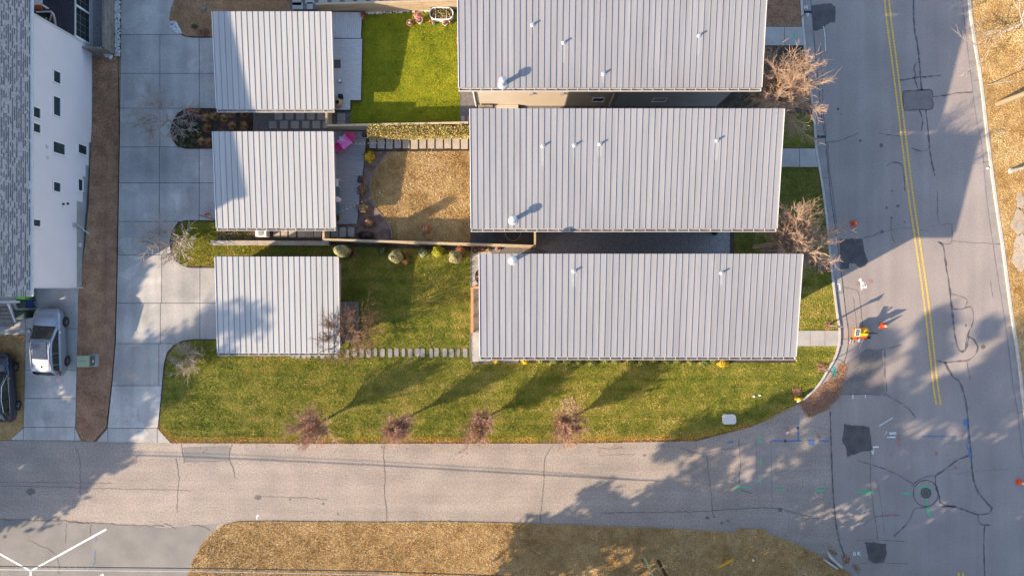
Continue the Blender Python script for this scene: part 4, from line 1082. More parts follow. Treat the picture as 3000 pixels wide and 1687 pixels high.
# porch beam and slanted rail by the bins
pr = thing('porch_frame', 'white porch beam with slats beside the wheeled bins', 'porch', tuple(gnd(25, 900)))
MB().beam(at(-60, 885, 3.0), at(56, 884, 3.0), .14, .2).build('beam', m_trim, pr)
MB().beam(at(24, 887, 3.0), at(47, 944, 1.7), .12, .1).build('post', m_trim, pr)
for i in range(7):
    a = at(41 + i * 1.8, 866 + i * 6.2, 2.6); MB().box(a.x - .18, a.x, a.y - .02, a.y + .02, 2.55, 2.62).build('slat', m_trim, pr)
for i in range(5):
    MB().box(-38, -33.6, -1.55 - .26 * i, -1.33 - .26 * i, 1.52, 1.56).build('floor_board', m_wood_g, pr)

# ------------------------------------------------------------------ yards: beds, decks, pavers, fences
def tag(o, label, cat, group=None): return props(o, label, cat, group)
gravel_a = sheet('gravel_bed', [(742, 318), (975, 318), (975, 400), (742, 400)], 0.09, m_gravel, thick=0.03)
gravel_b = sheet('gravel_bed', [(975, 318), (1028, 318), (1025, 375), (975, 378)], 0.091, m_gravel, thick=0.03)
mulch_a = sheet('mulch_bed', [(545, 319), (520, 334), (505, 360), (500, 385), (507, 412), (522, 428), (545, 435), (742, 435), (742, 318)], 0.092, m_mulch, thick=0.03)
mulch_b = sheet('mulch_bed', [(1048, 440), (1140, 443), (1118, 468), (1098, 500), (1084, 535), (1084, 565), (1092, 600), (1118, 632), (1140, 660), (1147, 680), (1146, 702), (985, 700), (985, 655), (1040, 655), (1050, 560)], 0.093, m_mulch2, thick=0.03)
path_m = sheet('gravel_path', [(1070, 396), (1382, 396), (1382, 441), (1060, 443)], 0.094, m_soil, thick=0.03)
gap_g = sheet('gravel_bed', [(1572, 640), (2138, 640), (2138, 780), (1572, 780)], 0.09, m_gravel_d, thick=0.03)
gap_n = sheet('gravel_bed', [(1340, 200), (2150, 200), (2150, 345), (1340, 345)], 0.088, m_gravel, thick=0.03)
gap_w = sheet('gravel_bed', [(1348, 250), (1388, 250), (1388, 366), (1348, 366)], 0.092, m_gravel, thick=0.03)
slope_g = sheet('gravel_bed', [(1380, 722), (1572, 726), (1600, 735), (1600, 800), (1380, 800)], 0.099, m_gravel, thick=0.03)
patio = sheet('patio', [(1379, 738), (1440, 738), (1440, 1058), (1380, 1060)], 0.112, m_conc_w, thick=0.06)
patio2 = sheet('patio', [(1440, 1030), (1520, 1030), (1520, 1058), (1440, 1058)], 0.110, m_conc_w, thick=0.06)
def edge_ribbon(pts, w, z, m, name, parent, h=0.05):
    P = [np.array(at(p[0], p[1], z)[:2]) for p in curve(pts, 6)]
    secs = []
    for i, p in enumerate(P):
        d = P[min(i + 1, len(P) - 1)] - P[max(i - 1, 0)]; d /= np.linalg.norm(d) + 1e-9; n = np.array((-d[1], d[0])) * w / 2
        secs.append([(*(p + n), z - .05), (*(p - n), z - .05), (*(p - n), z + h), (*(p + n), z + h)])
    return MB().loft(secs).build(name, m, parent)
edge_ribbon([(1140, 448), (1118, 470), (1098, 502), (1086, 535), (1085, 565), (1092, 598), (1118, 630), (1140, 658), (1147, 680), (1146, 702)], 0.06, 0.10, m_wood_g, 'bed_edging', mulch_b)
edge_ribbon([(1379, 740), (1380, 900), (1381, 1060), (1420, 1061), (1520, 1060)], 0.07, 0.10, m_iron2, 'bed_edging', front_lawn, h=0.04)
edge_ribbon([(1062, 443), (1200, 443), (1380, 441)], 0.06, 0.10, m_mulch, 'bed_edging', path_m)

def paver(parent, x, y, w, h, m, z=0.125, rot=0.0, r=2.0, rg=random.Random(9)):
    """paver slab centred at px with rounded corners"""
    w *= rg.uniform(.94, 1.04); h *= rg.uniform(.95, 1.04); rot += rg.uniform(-1.5, 1.5)
    P = []
    for sx, sy, a0 in ((1, 1, 0), (-1, 1, 90), (-1, -1, 180), (1, -1, 270)):
        for a in (a0, a0 + 45, a0 + 90):
            P.append((sx * (w / 2 - r) + r * math.cos(R(a)), sy * (h / 2 - r) + r * math.sin(R(a))))
    c, s_ = math.cos(R(rot)), math.sin(R(rot))
    P = [(x + p[0] * c - p[1] * s_, y + p[0] * s_ + p[1] * c) for p in P]
    return MB().prism(W(P, z), z - .05, z).build('paver', m, parent)
for x in (816, 848, 880, 911, 942): paver(gravel_a, x, 340, 23, 23, m_paver)
for x in (799, 832, 864, 896, 927, 957): paver(gravel_a, x, 366, 23, 22, m_paver)
paver(gravel_b, 1000, 343, 23, 23, m_paver); paver(gravel_b, 999, 366, 22, 22, m_paver)
for i in range(12): paver(path_m, 1092 + i * 24.4, 420 + (i % 3 - 1) * .5, 19.5, 32, m_paver_w if i > 3 else m_paver)
side_pav = sheet('gravel_path', [(740, 650), (985, 650), (1042, 655), (1042, 700), (740, 702)], 0.090, m_soil, thick=0.03)
for x in (812, 831, 857, 883, 906, 931, 956, 980, 1004, 1029): paver(side_pav, x, 680, 22 if x < 990 else 18, 30, m_paver_w if x < 960 else m_paver)
for x in (1356, 1375): paver(gap_w, x, 352, 11, 22, m_paver)
for i, x in enumerate((858, 872, 891, 905, 925, 945, 962, 985, 1018, 1040, 1060, 1080, 1100, 1121, 1143, 1162, 1182, 1202, 1223, 1238, 1263, 1279, 1303, 1323, 1343, 1363)):
    paver(front_lawn, x, (1033 if 1000 < x else 1037) + (i % 3 - 1) * 1.2, 13 if i % 4 else 10, 26, m_step, z=0.15, r=4)
# front walks
for (x0, x1, y0, y1, n) in ((2240, 2356, 79, 134, 2), (2290, 2394, 435, 490, 2), (2330, 2460, 968, 1014, 3)):
    wk = sheet('front_walk', [(x0, y0), (x1, y0 - 1), (x1 + 4, y1 - 1), (x0, y1)], 0.10, m_joint, thick=0.05)
    for i in range(n):
        a = x0 + (x1 - x0) * i / n + .6; b = x0 + (x1 - x0) * (i + 1) / n - .6; e = 4 if i == n - 1 else 0
        MB().prism(W([(a, y0 + .5), (b, y0 + .5), (b + e, y1 - .5), (a, y1 - .5)], .135), .08, .135).build('slab', m_conc_w, wk)
    if n == 2 and x0 == 2240: ribbon_into(MB(), [(2327, 99), (2327, 112)], 0.12, 0.139, smoothed=False).build('survey_mark', m_green_paint, wk)
# snow-white stones
def stones(name, poly, n, size, m, label, cat, seed, z=0.1):
    rg = random.Random(seed); mb = MB(); A = np.array(poly)
    k = 0
    while k < n:
        x = rg.uniform(A[:, 0].min(), A[:, 0].max()); y = rg.uniform(A[:, 1].min(), A[:, 1].max())
        if not inside(np.array([x]), np.array([y]), poly)[0]: continue
        p = gnd(x, y); r = size * rg.uniform(.5, 1.2)
        mb.lathe((p.x, p.y, p.z + z - .02), [(r, 0), (r * .9, r * .5), (r * .3, r * .75)], rg.choice((5, 6, 7))); k += 1
    o = mb.build(name, m); props(o, label=label, cat=cat, kind='stuff'); return o
stones('white_stones', [(338, -30), (355, -30), (354, 165), (340, 165)], 420, 0.07, m_white_stone, 'strip of white and grey stones beside the driveway', 'stones', 1)
stones('white_stones', [(498, 70), (512, 62), (530, 88), (533, 100), (520, 100), (503, 82)], 70, 0.10, m_white_stone, 'pale stones at the driveway corner near the top', 'stones', 2)
stones('white_stones', [(1065, 34), (1200, 28), (1300, 26), (1300, 36), (1200, 38), (1068, 44)], 200, 0.07, m_white_stone, 'white stone edging along the top of the bright lawn', 'stones', 3)
stones('white_stones', [(308, 158), (330, 162), (328, 172), (312, 170)], 16, 0.13, m_white_stone, 'pale rocks at the end of the grey fence', 'stones', 4)

# decks
def deck(name, label, pts, z, m, along='x', bw=0.14, gap=0.012):
    """boards clipped to a px polygon"""
    w = W(pts, z); xs = [p[0] for p in w]; ys = [p[1] for p in w]
    cx, cy = sum(xs) / len(xs), sum(ys) / len(ys)
    root = thing(name, label, 'deck', (cx, cy, 0.07))
    fr = MB().prism(w, 0.02, z - .03).build('frame', m_joint, root)
    mb = MB(); lo, hi = (min(ys), max(ys)) if along == 'x' else (min(xs), max(xs))
    t = lo; rg = random.Random(len(label))
    while t < hi:
        a, b = (0, 1) if along == 'x' else (1, 0)
        p = clip(w, -a, -b, -t); p = clip(p, a, b, t + bw - gap) if p else p
        if len(p) > 2 and area(p) > .01: mb.prism(p, z - .03, z + rg.uniform(-.003, .003))
        t += bw
    o = mb.build('deck_board', m, root); props(o, kind='stuff'); return root
deck('deck', 'pale painted deck with boards running up and down, top half', [(965, 37), (1060, 37), (1057, 113), (965, 112)], 0.42, m_deck_v, 'y')
deck('deck', 'larger pale painted deck section with boards running across and a door mat', [(965, 114), (1061, 115), (1057, 294), (1026, 294), (1026, 322), (965, 322)], 0.40, m_deck_w, 'x')
deck('deck', 'grey composite deck under the pink table beside the middle garage', [(965, 384), (1074, 386), (1066, 480), (1054, 570), (1046, 656), (965, 657)], 0.25, m_deck_g, 'x', bw=0.16)
deck('deck', 'dark shaded deck strip inside the slatted fence below the middle house', [(1378, 640), (1566, 640), (1566, 716), (1378, 716)], 0.16, m_deck_d, 'x', bw=0.14)
deck('deck', 'small brown deck behind the cedar rail of the lowest house', [(1388, 842), (1450, 842), (1450, 974), (1388, 974)], 0.30, m_wood_g, 'x', bw=0.14)
deck('deck', 'small weathered wooden landing under the bare tree by the lowest garage', [(990, 884), (1050, 884), (1052, 1000), (990, 1002)], 0.30, m_wood_g, 'x', bw=0.14)
o = MB().box(*sorted((at(975, 176, .42).x, at(998, 176, .42).x)), *sorted((at(0, 176, .42).y, at(0, 200, .42).y)), .405, .425).build('door_mat', m_mat, loc=at(986, 188, .40)); tag(o, 'brown door mat on the pale deck', 'mat')

# fences with separate boards and posts
def fence(label, a, b, height, boards, bh, m, gap=0.02, post_step=2.2, thick=0.025, cap=True, side=1, postm=None):
    pa = gnd(*a); pb = gnd(*b); L = (pb - pa).length; d = (pb - pa) / L; n = Vector((-d.y, d.x, 0)) * side
    root = thing('fence', label, 'fence', tuple(pa))
    k = max(1, round(L / post_step)); step = L / k
    for i in range(k + 1):
        q = pa + d * (step * i) + n * .07
        MB().beam(q + Vector((0, 0, -.05)), q + Vector((0, 0, height + .03)), .1, .1).build('post', postm or m, root)
    for i in range(k):
        for j in range(boards):
            z = .06 + j * (bh + gap) + bh / 2
            p0 = pa + d * (step * i + .006) + Vector((0, 0, z)); p1 = pa + d * (step * (i + 1) - .006) + Vector((0, 0, z))
            MB().beam(p0, p1, thick, bh).build('board', m, root)
    if cap:
        MB().beam(pa + n * .03 + Vector((0, 0, height + .05)), pb + n * .03 + Vector((0, 0, height + .05)), .14, .03).build('cap_rail', m, root)
    return root
fence('long pale pine slat fence between the tan lawn and the lowest house yard', (968, 708), (1566, 727), 1.75, 9, .165, m_wood_p, gap=.028)
fence('short pine fence return beside the dark gravel between two houses', (1566, 727), (1566, 660), 1.75, 9, .165, m_wood_p, gap=.028)
fence('short pine gate panel joining the middle garage to the long fence', (967, 664), (967, 706), 1.7, 10, .16, m_wood_p, gap=.008)
fence('short pine panel between the top garage and the middle garage', (974, 322), (974, 384), 1.6, 9, .165, m_wood_p, gap=.01)
fence('weathered pine fence behind the clipped hedge', (974, 386), (1376, 378), 1.6, 9, .165, m_wood_p, gap=.01)
fence('weathered pine fence across the top of the bright lawn', (944, 41), (1344, 30), 1.5, 8, .17, m_wood_p, gap=.01)
fence('grey weathered board fence beside the white stones at the upper left', (337, -120), (337, 162), 1.25, 7, .16, m_wood_g, gap=.006, side=-1)
fence('short grey fence return against the white house wall', (276, 160), (336, 162), 1.25, 7, .16, m_wood_g, gap=.006)
# concrete garden wall
gw = thing('garden_wall', 'low pale concrete garden wall below the middle garage', 'wall', tuple(at(790, 711)))
for i in range(5):
    a = 617 + i * 69.5; MB().prism(W([(a, 704 + i * .4), (a + 68.9, 704.4 + i * .4), (a + 68.9, 718 + i * .3), (a, 717.6 + i * .3)], .5), .05, .5).build('block', m_paver_w, gw)
# cedar rail on the lowest house deck
cr = thing('cedar_rail', 'orange cedar rail around the small deck of the lowest house', 'railing', tuple(at(1384, 905)))
a, b, c = at(1383, 842, 1.25), at(1383, 974, 1.25), at(1445, 842, 1.25)
MB().beam(a, b, .17, .05).build('cap_rail', m_wood_o, cr); MB().beam(a + Vector((.09, 0, -.002)), c, .17, .05).build('cap_rail', m_wood_o, cr)
for i in range(19):
    q = a + (b - a) * (i / 18); MB().beam((q.x, q.y, .1), (q.x, q.y, 1.22), .05 if i % 6 else .1, .05 if i % 6 else .1).build('baluster', m_wood_o, cr)
for i in range(1, 8):
    q = a + (c - a) * (i / 8); MB().beam((q.x, q.y, .1), (q.x, q.y, 1.22), .05, .05).build('baluster', m_wood_o, cr)

# ------------------------------------------------------------------ foliage helpers
def leaf_mesh(name, cen, nrm_out, size, cols, m, parent, seed, flat=0.0):
    """one small quad per leaf at every point of cen"""
    r = np.random.default_rng(seed); n = len(cen)
    a = r.normal(size=(n, 3)); a += nrm_out * flat; a /= np.linalg.norm(a, axis=1)[:, None]
    t = np.cross(a, r.normal(size=(n, 3))); t /= np.linalg.norm(t, axis=1)[:, None] + 1e-9; b = np.cross(a, t)
    s = (size * r.uniform(.6, 1.3, n))[:, None]
    V = np.stack([cen - t * s, cen - b * s * .55, cen + t * s, cen + b * s * .55], 1)
    cs = np.array(cols); i = r.integers(0, len(cs), n); col = cs[i] * r.uniform(.7, 1.3, n)[:, None] * .82
    return npmesh(name, V.reshape(-1, 3), 4, np.arange(4 * n), m, parent, np.repeat(col, 4, 0))
def blob(c, rad, n, seed, shell=0.5, lump=0.25, sq=1.0):
    """points in an uneven ellipsoid, denser near the surface"""
    r = np.random.default_rng(seed); d = r.normal(size=(n, 3)); d /= np.linalg.norm(d, axis=1)[:, None]
    k = 1 + lump * (np.sin(d[:, 0] * 5 + seed) * np.sin(d[:, 1] * 4.3 + seed * 2) + .6 * np.sin(d[:, 2] * 6 + seed))
    q = (shell + (1 - shell) * r.random(n)) * k
    return np.array(c) + d * q[:, None] * np.array(rad), d
def shrub(name, label, px, py, rx, ry, h, cols, n, size, seed, group=None, cat='shrub', base=0.1, shell=0.55, lump=.22):
    p = gnd(px, py); p.z += base - .02
    root = thing(name, label, cat, tuple(p), group=group)
    sx, sy = rx / S, ry / S; n = int(n * 1.8); size *= .72
    c, d = blob((p.x, p.y, p.z + h * .52), (sx, sy, h * .5), n, seed, shell, lump)
    c[:, 2] = np.maximum(c[:, 2], p.z + .02)
    leaf_mesh('foliage', c, d, size, cols, m_leaf, root, seed, flat=.35)
    rg = random.Random(seed); mb = MB()
    for i in range(5):
        mb.tube([(p.x, p.y, p.z - .05), (p.x + rg.uniform(-.6, .6) * sx, p.y + rg.uniform(-.6, .6) * sy, p.z + h * .6)], [.02, .008], 5)
    mb.build('stem', m_bark, root); return root
YELLOW = [(0.62, 0.36, 0.015), (0.72, 0.46, 0.03), (0.50, 0.30, 0.02), (0.30, 0.24, 0.02)]
LIMEL = [(0.32, 0.32, 0.02), (0.45, 0.42, 0.03), (0.18, 0.22, 0.02)]
HEDGE = [(0.42, 0.36, 0.06), (0.55, 0.43, 0.11), (0.22, 0.23, 0.035), (0.55, 0.36, 0.20), (0.30, 0.20, 0.10)]
DKGREEN = [(0.05, 0.085, 0.03), (0.075, 0.115, 0.035), (0.035, 0.055, 0.022)]
CONIF = [(0.27, 0.23, 0.10), (0.38, 0.29, 0.15), (0.11, 0.13, 0.05), (0.17, 0.18, 0.07)]
REDL = [(0.40, 0.13, 0.08), (0.52, 0.22, 0.13), (0.30, 0.09, 0.06)]
RUST = [(0.34, 0.17, 0.08), (0.44, 0.25, 0.13), (0.24, 0.12, 0.06)]
GROUNDC = [(0.05, 0.06, 0.025), (0.085, 0.095, 0.035), (0.12, 0.115, 0.05)]
TUFT = [(0.40, 0.24, 0.10), (0.52, 0.35, 0.16), (0.30, 0.17, 0.075)]
# hedge
hd = thing('hedge', 'long clipped yellow green hedge along the paver path', 'hedge', tuple(at(1222, 386)))
r_ = np.random.default_rng(3); n = 16000
c = np.stack([r_.uniform(at(1076, 0, 1.6).x, at(1376, 0, 1.6).x, n), r_.uniform(at(0, 402, 1.6).y, at(0, 367, 1.6).y, n), r_.uniform(.1, 1.0, n) ** 0.45 * 1.78], 1)
c[:, 2] = np.minimum(c[:, 2], 1.68 + .14 * vnoise(c[:, 0], c[:, 1], 3.0, 4)); k_ = vnoise(c[:, 0], c[:, 2] + c[:, 1], 2.5, 6) > .16
c[:, 1] += (vnoise(c[:, 0], c[:, 2], 2.2, 9) - .5) * .22
leaf_mesh('foliage', c[k_], np.tile([0, 0, 1.0], (k_.sum(), 1)), .052, HEDGE, m_leaf, hd, 5, flat=.5)
mb = MB()
for i in range(12): x = at(1090 + i * 25, 388, 0); mb.tube([(x.x, x.y, .05), (x.x, x.y, 1.1)], [.03, .015], 5)
mb.build('stem', m_bark, hd)
shrub('shrub', 'round golden yellow bush at the edge of the grey deck', 1085, 463, 17, 18, .8, YELLOW, 1500, .07, 31)
shrub('shrub', 'small bright yellow shrub at the lowest house corner, left one', 1456, 1056, 10, 9, .55, YELLOW, 520, .06, 32)
shrub('shrub', 'small bright yellow shrub at the lowest house corner, right one', 1538, 1056, 14, 11, .6, YELLOW, 800, .06, 33)
shrub('shrub', 'single yellow shrub far along the lowest house front', 2112, 1062, 20, 13, .6, YELLOW, 1100, .06, 34)
ORD = 'first second third fourth fifth sixth seventh eighth ninth tenth eleventh twelfth thirteenth fourteenth fifteenth'.split()
for i in range(15):
    x = 1590 + i * 36
    shrub('shrub', ORD[i] + ' low olive shrub from the left under the lowest house eave', x + (i * 37 % 11 - 5), 1053 + (i * 29 % 9), 17 + i * 7 % 6, 13, .5, [(.10, .13, .02), (.19, .20, .04), (.06, .09, .02), (.26, .23, .06)], 620, .06, 40 + i, group='olive shrubs under the eave of the lowest house')
for i, (x, y, rx, ry, h, lab) in enumerate(((1032, 743, 18, 18, 4.0, 'tall tan tipped conifer at the left end of the fence'), (1180, 757, 18, 18, 3.9, 'middle tan tipped conifer in front of the fence'), (1342, 758, 18, 18, 3.6, 'right tan tipped conifer beside the potted plants'))):
    shrub('conifer', lab, x, y, rx, ry, h, CONIF, 5200, .075, 60 + i, cat='shrub', shell=.5, lump=.12)
shrub('shrub', 'dark green round shrub in the shade of the fence', 1126, 733, 16, 16, .8, DKGREEN + LIMEL[2:], 900, .06, 64)
shrub('shrub', 'variegated pale green shrub beside the yellow green one', 1242, 742, 17, 16, .7, [(.30, .36, .16), (.16, .22, .09), (.42, .42, .25)], 900, .055, 65)
shrub('shrub', 'bright yellow green shrub in front of the fence', 1286, 739, 19, 19, .9, LIMEL, 1300, .06, 66)
shrub('shrub', 'reddish small shrub beside the right conifer', 1350, 735, 14, 18, .6, REDL + RUST, 600, .05, 67)
shrub('shrub', 'reddish dry shrub beside the middle conifer', 1190, 758, 12, 20, .6, RUST, 500, .05, 68)
shrub('shrub', 'dry brown shrub between the first two conifers', 1040, 742, 14, 16, .6, RUST, 450, .05, 69)
shrub('shrub', 'dark low juniper in the mulch bed beside the fence', 1030, 705, 20, 12, .5, DKGREEN, 700, .05, 70)
shrub('shrub', 'tan feathery shrub at the deck corner in the sun', 1068, 612, 20, 15, .6, TUFT + [(.6, .45, .25)], 900, .06, 71)
shrub('shrub', 'rusty grass clump in the middle of the dark bed', 1085, 655, 16, 14, .5, RUST, 700, .06, 72)
shrub('shrub', 'brown shrub beside the grey deck edge', 1062, 560, 13, 18, .5, RUST + DKGREEN[:1], 600, .06, 73)
shrub('shrub', 'dark brown low shrub below the yellow bush', 1058, 528, 8, 12, .4, [(.10, .05, .03), (.15, .08, .05)], 300, .06, 74)
shrub('shrub', 'reddish tan dry bush on the tan lawn', 1250, 672, 16, 15, .7, [(.52, .26, .14), (.6, .34, .2), (.4, .2, .1)], 800, .055, 75)
shrub('shrub', 'dark purple shrub on the mulch at the lower fence bed', 1075, 690, 30, 12, .35, [(.08, .045, .045), (.13, .07, .065)], 700, .06, 76)
shrub('shrub', 'dark red bush at the top left of the bright lawn', 1066, 54, 9, 16, .5, REDL, 350, .05, 77)
shrub('shrub', 'dry orange shrub against the top house wall', 1346, 118, 8, 42, .7, RUST + REDL, 700, .05, 78)
shrub('shrub', 'pink grey shrub in the shade beside the lowest house', 2250, 735, 30, 22, .6, [(.30, .16, .16), (.38, .22, .2), (.22, .12, .12)], 900, .05, 79)
shrub('shrub', 'small red plant at the brown lawn corner by the top garage', 602, 100, 16, 10, .4, REDL + DKGREEN, 400, .05, 80)
shrub('shrub', 'low bare patch bush in the brown lawn near the top garage', 574, 82, 10, 7, .3, GROUNDC, 250, .05, 81)
# ornamental grasses in the dark bed
def tuft(label, px, py, r, h, n, cols, seed, group=None, m=m_leaf):
    p = gnd(px, py); p.z += .09
    g_ = np.random.default_rng(seed); a = g_.uniform(0, 2 * PI, n); l = r / S * g_.uniform(.4, 1.15, n); hh = h * g_.uniform(.5, 1.1, n)
    V = np.empty((n, 3, 3)); w = .018; b = np.array(p) + np.stack([np.cos(a) * l * .15, np.sin(a) * l * .15, np.zeros(n)], 1)
    V[:, 0] = b + np.stack([-np.sin(a) * w, np.cos(a) * w, np.zeros(n)], 1); V[:, 1] = b - np.stack([-np.sin(a) * w, np.cos(a) * w, np.zeros(n)], 1)
    V[:, 2] = np.array(p) + np.stack([np.cos(a) * l, np.sin(a) * l, hh], 1)
    cs = np.array(cols); col = cs[g_.integers(0, len(cs), n)] * g_.uniform(.7, 1.3, n)[:, None]
    o = npmesh('grass_clump', V.reshape(-1, 3), 3, np.arange(3 * n), m_leaf, None, np.repeat(col, 3, 0), loc=p); tag(o, label, 'plant', group); return o
for i, (x, y, lab) in enumerate(((685, 338, 'straw coloured grass clump in the dark bed, upper middle'), (722, 337, 'straw coloured grass clump in the dark bed, upper right'), (663, 350, 'leaning straw grass clump left of the upper pair'), (686, 372, 'straw coloured grass clump in the dark bed, lower middle'), (722, 373, 'straw coloured grass clump in the dark bed, lower right'))):
    tuft(lab, x, y, 13, .4, 260, TUFT, 90 + i)
for i, (x, y, lab, cl) in enumerate(((612, 349, 'pale dry grass clump near the bare tree bed', TUFT), (635, 345, 'pale feathery clump beside the top garage gutter', TUFT), (614, 380, 'pinkish dry clump in the middle of the dark bed', RUST), (600, 418, 'cream dry clump at the lower edge of the dark bed', TUFT), (620, 420, 'small rusty clump against the middle garage', RUST), (590, 334, 'reddish twiggy clump at the top of the dark bed', RUST), (565, 330, 'dark reddish twiggy clump at the upper left of the bed', REDL))):
    tuft(lab, x, y, 14, .45, 220, cl, 100 + i)
gc = np.random.default_rng(8); n = 2600
x = gc.uniform(500, 600, n); y = gc.uniform(345, 436, n); k_ = inside(x, y, [(508, 385), (530, 350), (595, 365), (600, 400), (570, 434), (530, 430)])
x, y = x[k_], y[k_]; c = np.stack([(x - 1500) / S, (843.5 - y) / S, .1 + .25 * gc.random(len(x))], 1)
o = leaf_mesh('ground_cover', c, np.tile([0, 0, 1.0], (len(x), 1)), .07, GROUNDC, m_leaf, None, 9, flat=.6); props(o, 'low grey green ground cover under the bare tree', 'ground cover', kind='stuff')
# leaf litter: corner of the street, tree bases
def litter(label, poly, n, cols, seed, z=.02, size=.035, name='fallen_leaves'):
    g_ = np.random.default_rng(seed); A = np.array(poly); x = g_.uniform(A[:, 0].min(), A[:, 0].max(), n); y = g_.uniform(A[:, 1].min(), A[:, 1].max(), n); k_ = inside(x, y, poly)
    x = x[k_] + g_.normal(0, 3, k_.sum()); y = y[k_] + g_.normal(0, 3, k_.sum())
    c = np.stack([(x - 1500) / S, (843.5 - y) / S, z + .02 * g_.random(len(x))], 1)
    o = leaf_mesh(name, c, np.tile([0, 0, 1.0], (len(x), 1)), size, cols, m_leaf, None, seed, flat=2.0); props(o, label, 'leaves', kind='stuff')
LITTER = [(0.30, 0.145, 0.075), (0.40, 0.20, 0.10), (0.22, 0.10, 0.055), (0.46, 0.26, 0.14)]
litter('drift of brown fallen leaves in the gutter at the street corner', [(2340, 1185), (2370, 1160), (2420, 1118), (2445, 1090), (2460, 1064), (2480, 1066), (2476, 1085), (2468, 1120), (2455, 1165), (2420, 1200), (2370, 1222)], 15000, LITTER, 120, z=.03)
litter('few dry leaves scattered on the drive edge and front lawn', [(340, 1000), (470, 1010), (640, 1040), (1400, 1070), (2300, 1070), (2300, 1200), (1900, 1285), (500, 1290), (330, 1285)], 420, LITTER, 128, z=.16, size=.045)
litter('few dry leaves scattered along the lower street', [(520, 1300), (2150, 1300), (2150, 1325), (520, 1320)], 160, LITTER, 129, z=.02, size=.045)
litter('brown leaves round the street name post', [(2388, 1066), (2416, 1066), (2420, 1084), (2396, 1090)], 700, LITTER, 121, z=.17)
litter('brown leaves behind the yellow hydrant', [(2318, 1136), (2340, 1136), (2345, 1160), (2320, 1162)], 600, LITTER, 122, z=.17)
litter('brown leaves at the foot of the road sign post', [(2416, 942), (2434, 942), (2434, 960), (2416, 960)], 260, LITTER, 123, z=.17)
litter('scattered brown leaves along the lower right verge edge', [(2360, 1610), (2440, 1640), (2480, 1660), (2500, 1690), (2430, 1660), (2350, 1625)], 1500, LITTER, 124, z=.08)
litter('brown leaf pile on the kerb ramp', [(2425, 1600), (2450, 1618), (2448, 1628), (2430, 1615)], 400, LITTER, 125, z=.03)
litter('brown leaf patch beside the white lettering', [(2468, 1628), (2484, 1626), (2486, 1645), (2472, 1650)], 400, LITTER, 126, z=.03)
litter('brown leaf streak below the white lettering', [(2496, 1652), (2506, 1650), (2518, 1668), (2514, 1678)], 350, LITTER, 127, z=.03)

# ------------------------------------------------------------------ trees
def tubes_np(name, segs, sides, m, parent):
    """segs: list of (p0, p1, r0, r1) -> one mesh of tapered prisms"""
    A = np.array([s[0] for s in segs], float); B = np.array([s[1] for s in segs], float)
    r0 = np.array([s[2] for s in segs])[:, None]; r1 = np.array([s[3] for s in segs])[:, None]
    d = B - A; d /= np.linalg.norm(d, axis=1)[:, None] + 1e-9
    up = np.where(np.abs(d[:, 2:3]) < .9, np.array([[0, 0, 1.0]]), np.array([[1.0, 0, 0]]))
    a = np.cross(d, up); a /= np.linalg.norm(a, axis=1)[:, None]; b = np.cross(d, a)
    n = len(segs); V = np.empty((n, 2 * sides, 3))
    for k in range(sides):
        t = 2 * PI * k / sides; o = a * math.cos(t) + b * math.sin(t)
        V[:, k] = A + o * r0; V[:, sides + k] = B + o * r1
    F = np.array([[k, (k + 1) % sides, sides + (k + 1) % sides, sides + k] for k in range(sides)])
    idx = (F[None] + (np.arange(n) * 2 * sides)[:, None, None])
    return npmesh(name, V.reshape(-1, 3), 4, idx, m, parent, sm=False)
def grow(p, d, length, r, lev, cfg, rg, out, depth=0):
    """recursive branch: list of segments per depth"""
    k = 4 if depth < 2 else (3 if depth < 3 else 2)
    pts = [p]; dd = d.copy()
    for i in range(k):
        dd = dd + Vector((rg.gauss(0, 1), rg.gauss(0, 1), rg.gauss(0, 1))) * cfg['wig'] + Vector((0, 0, cfg['up'] * (1 if depth else .3)))
        dd.normalize(); pts.append(pts[-1] + dd * (length / k))
    for i in range(k):
        ra = r * (1 - .55 * i / k); rb = r * (1 - .55 * (i + 1) / k)
        out.append((tuple(pts[i]), tuple(pts[i + 1]), ra, rb, depth))
    if lev <= 0: return
    n = cfg['n'][min(depth, len(cfg['n']) - 1)]
    for j in range(n):
        t = cfg['t0'] + (1 - cfg['t0']) * (j + rg.random()) / n
        i = min(int(t * k), k - 1); q = pts[i].lerp(pts[i + 1], t * k - i)
        base = (pts[i + 1] - pts[i]).normalized()
        ax = Vector((rg.gauss(0, 1), rg.gauss(0, 1), rg.gauss(0, .6))); ax = (ax - base * ax.dot(base)).normalized()
        ang = R(cfg['ang'] * rg.uniform(.6, 1.3))
        nd = (base * math.cos(ang) + ax * math.sin(ang)).normalized()
        rr = max(cfg['rmin'], r * (1 - .5 * t) * cfg['rk'])
        grow(q, nd, length * cfg['lk'] * rg.uniform(.65, 1.2), rr, lev - 1, cfg, rg, out, depth + 1)
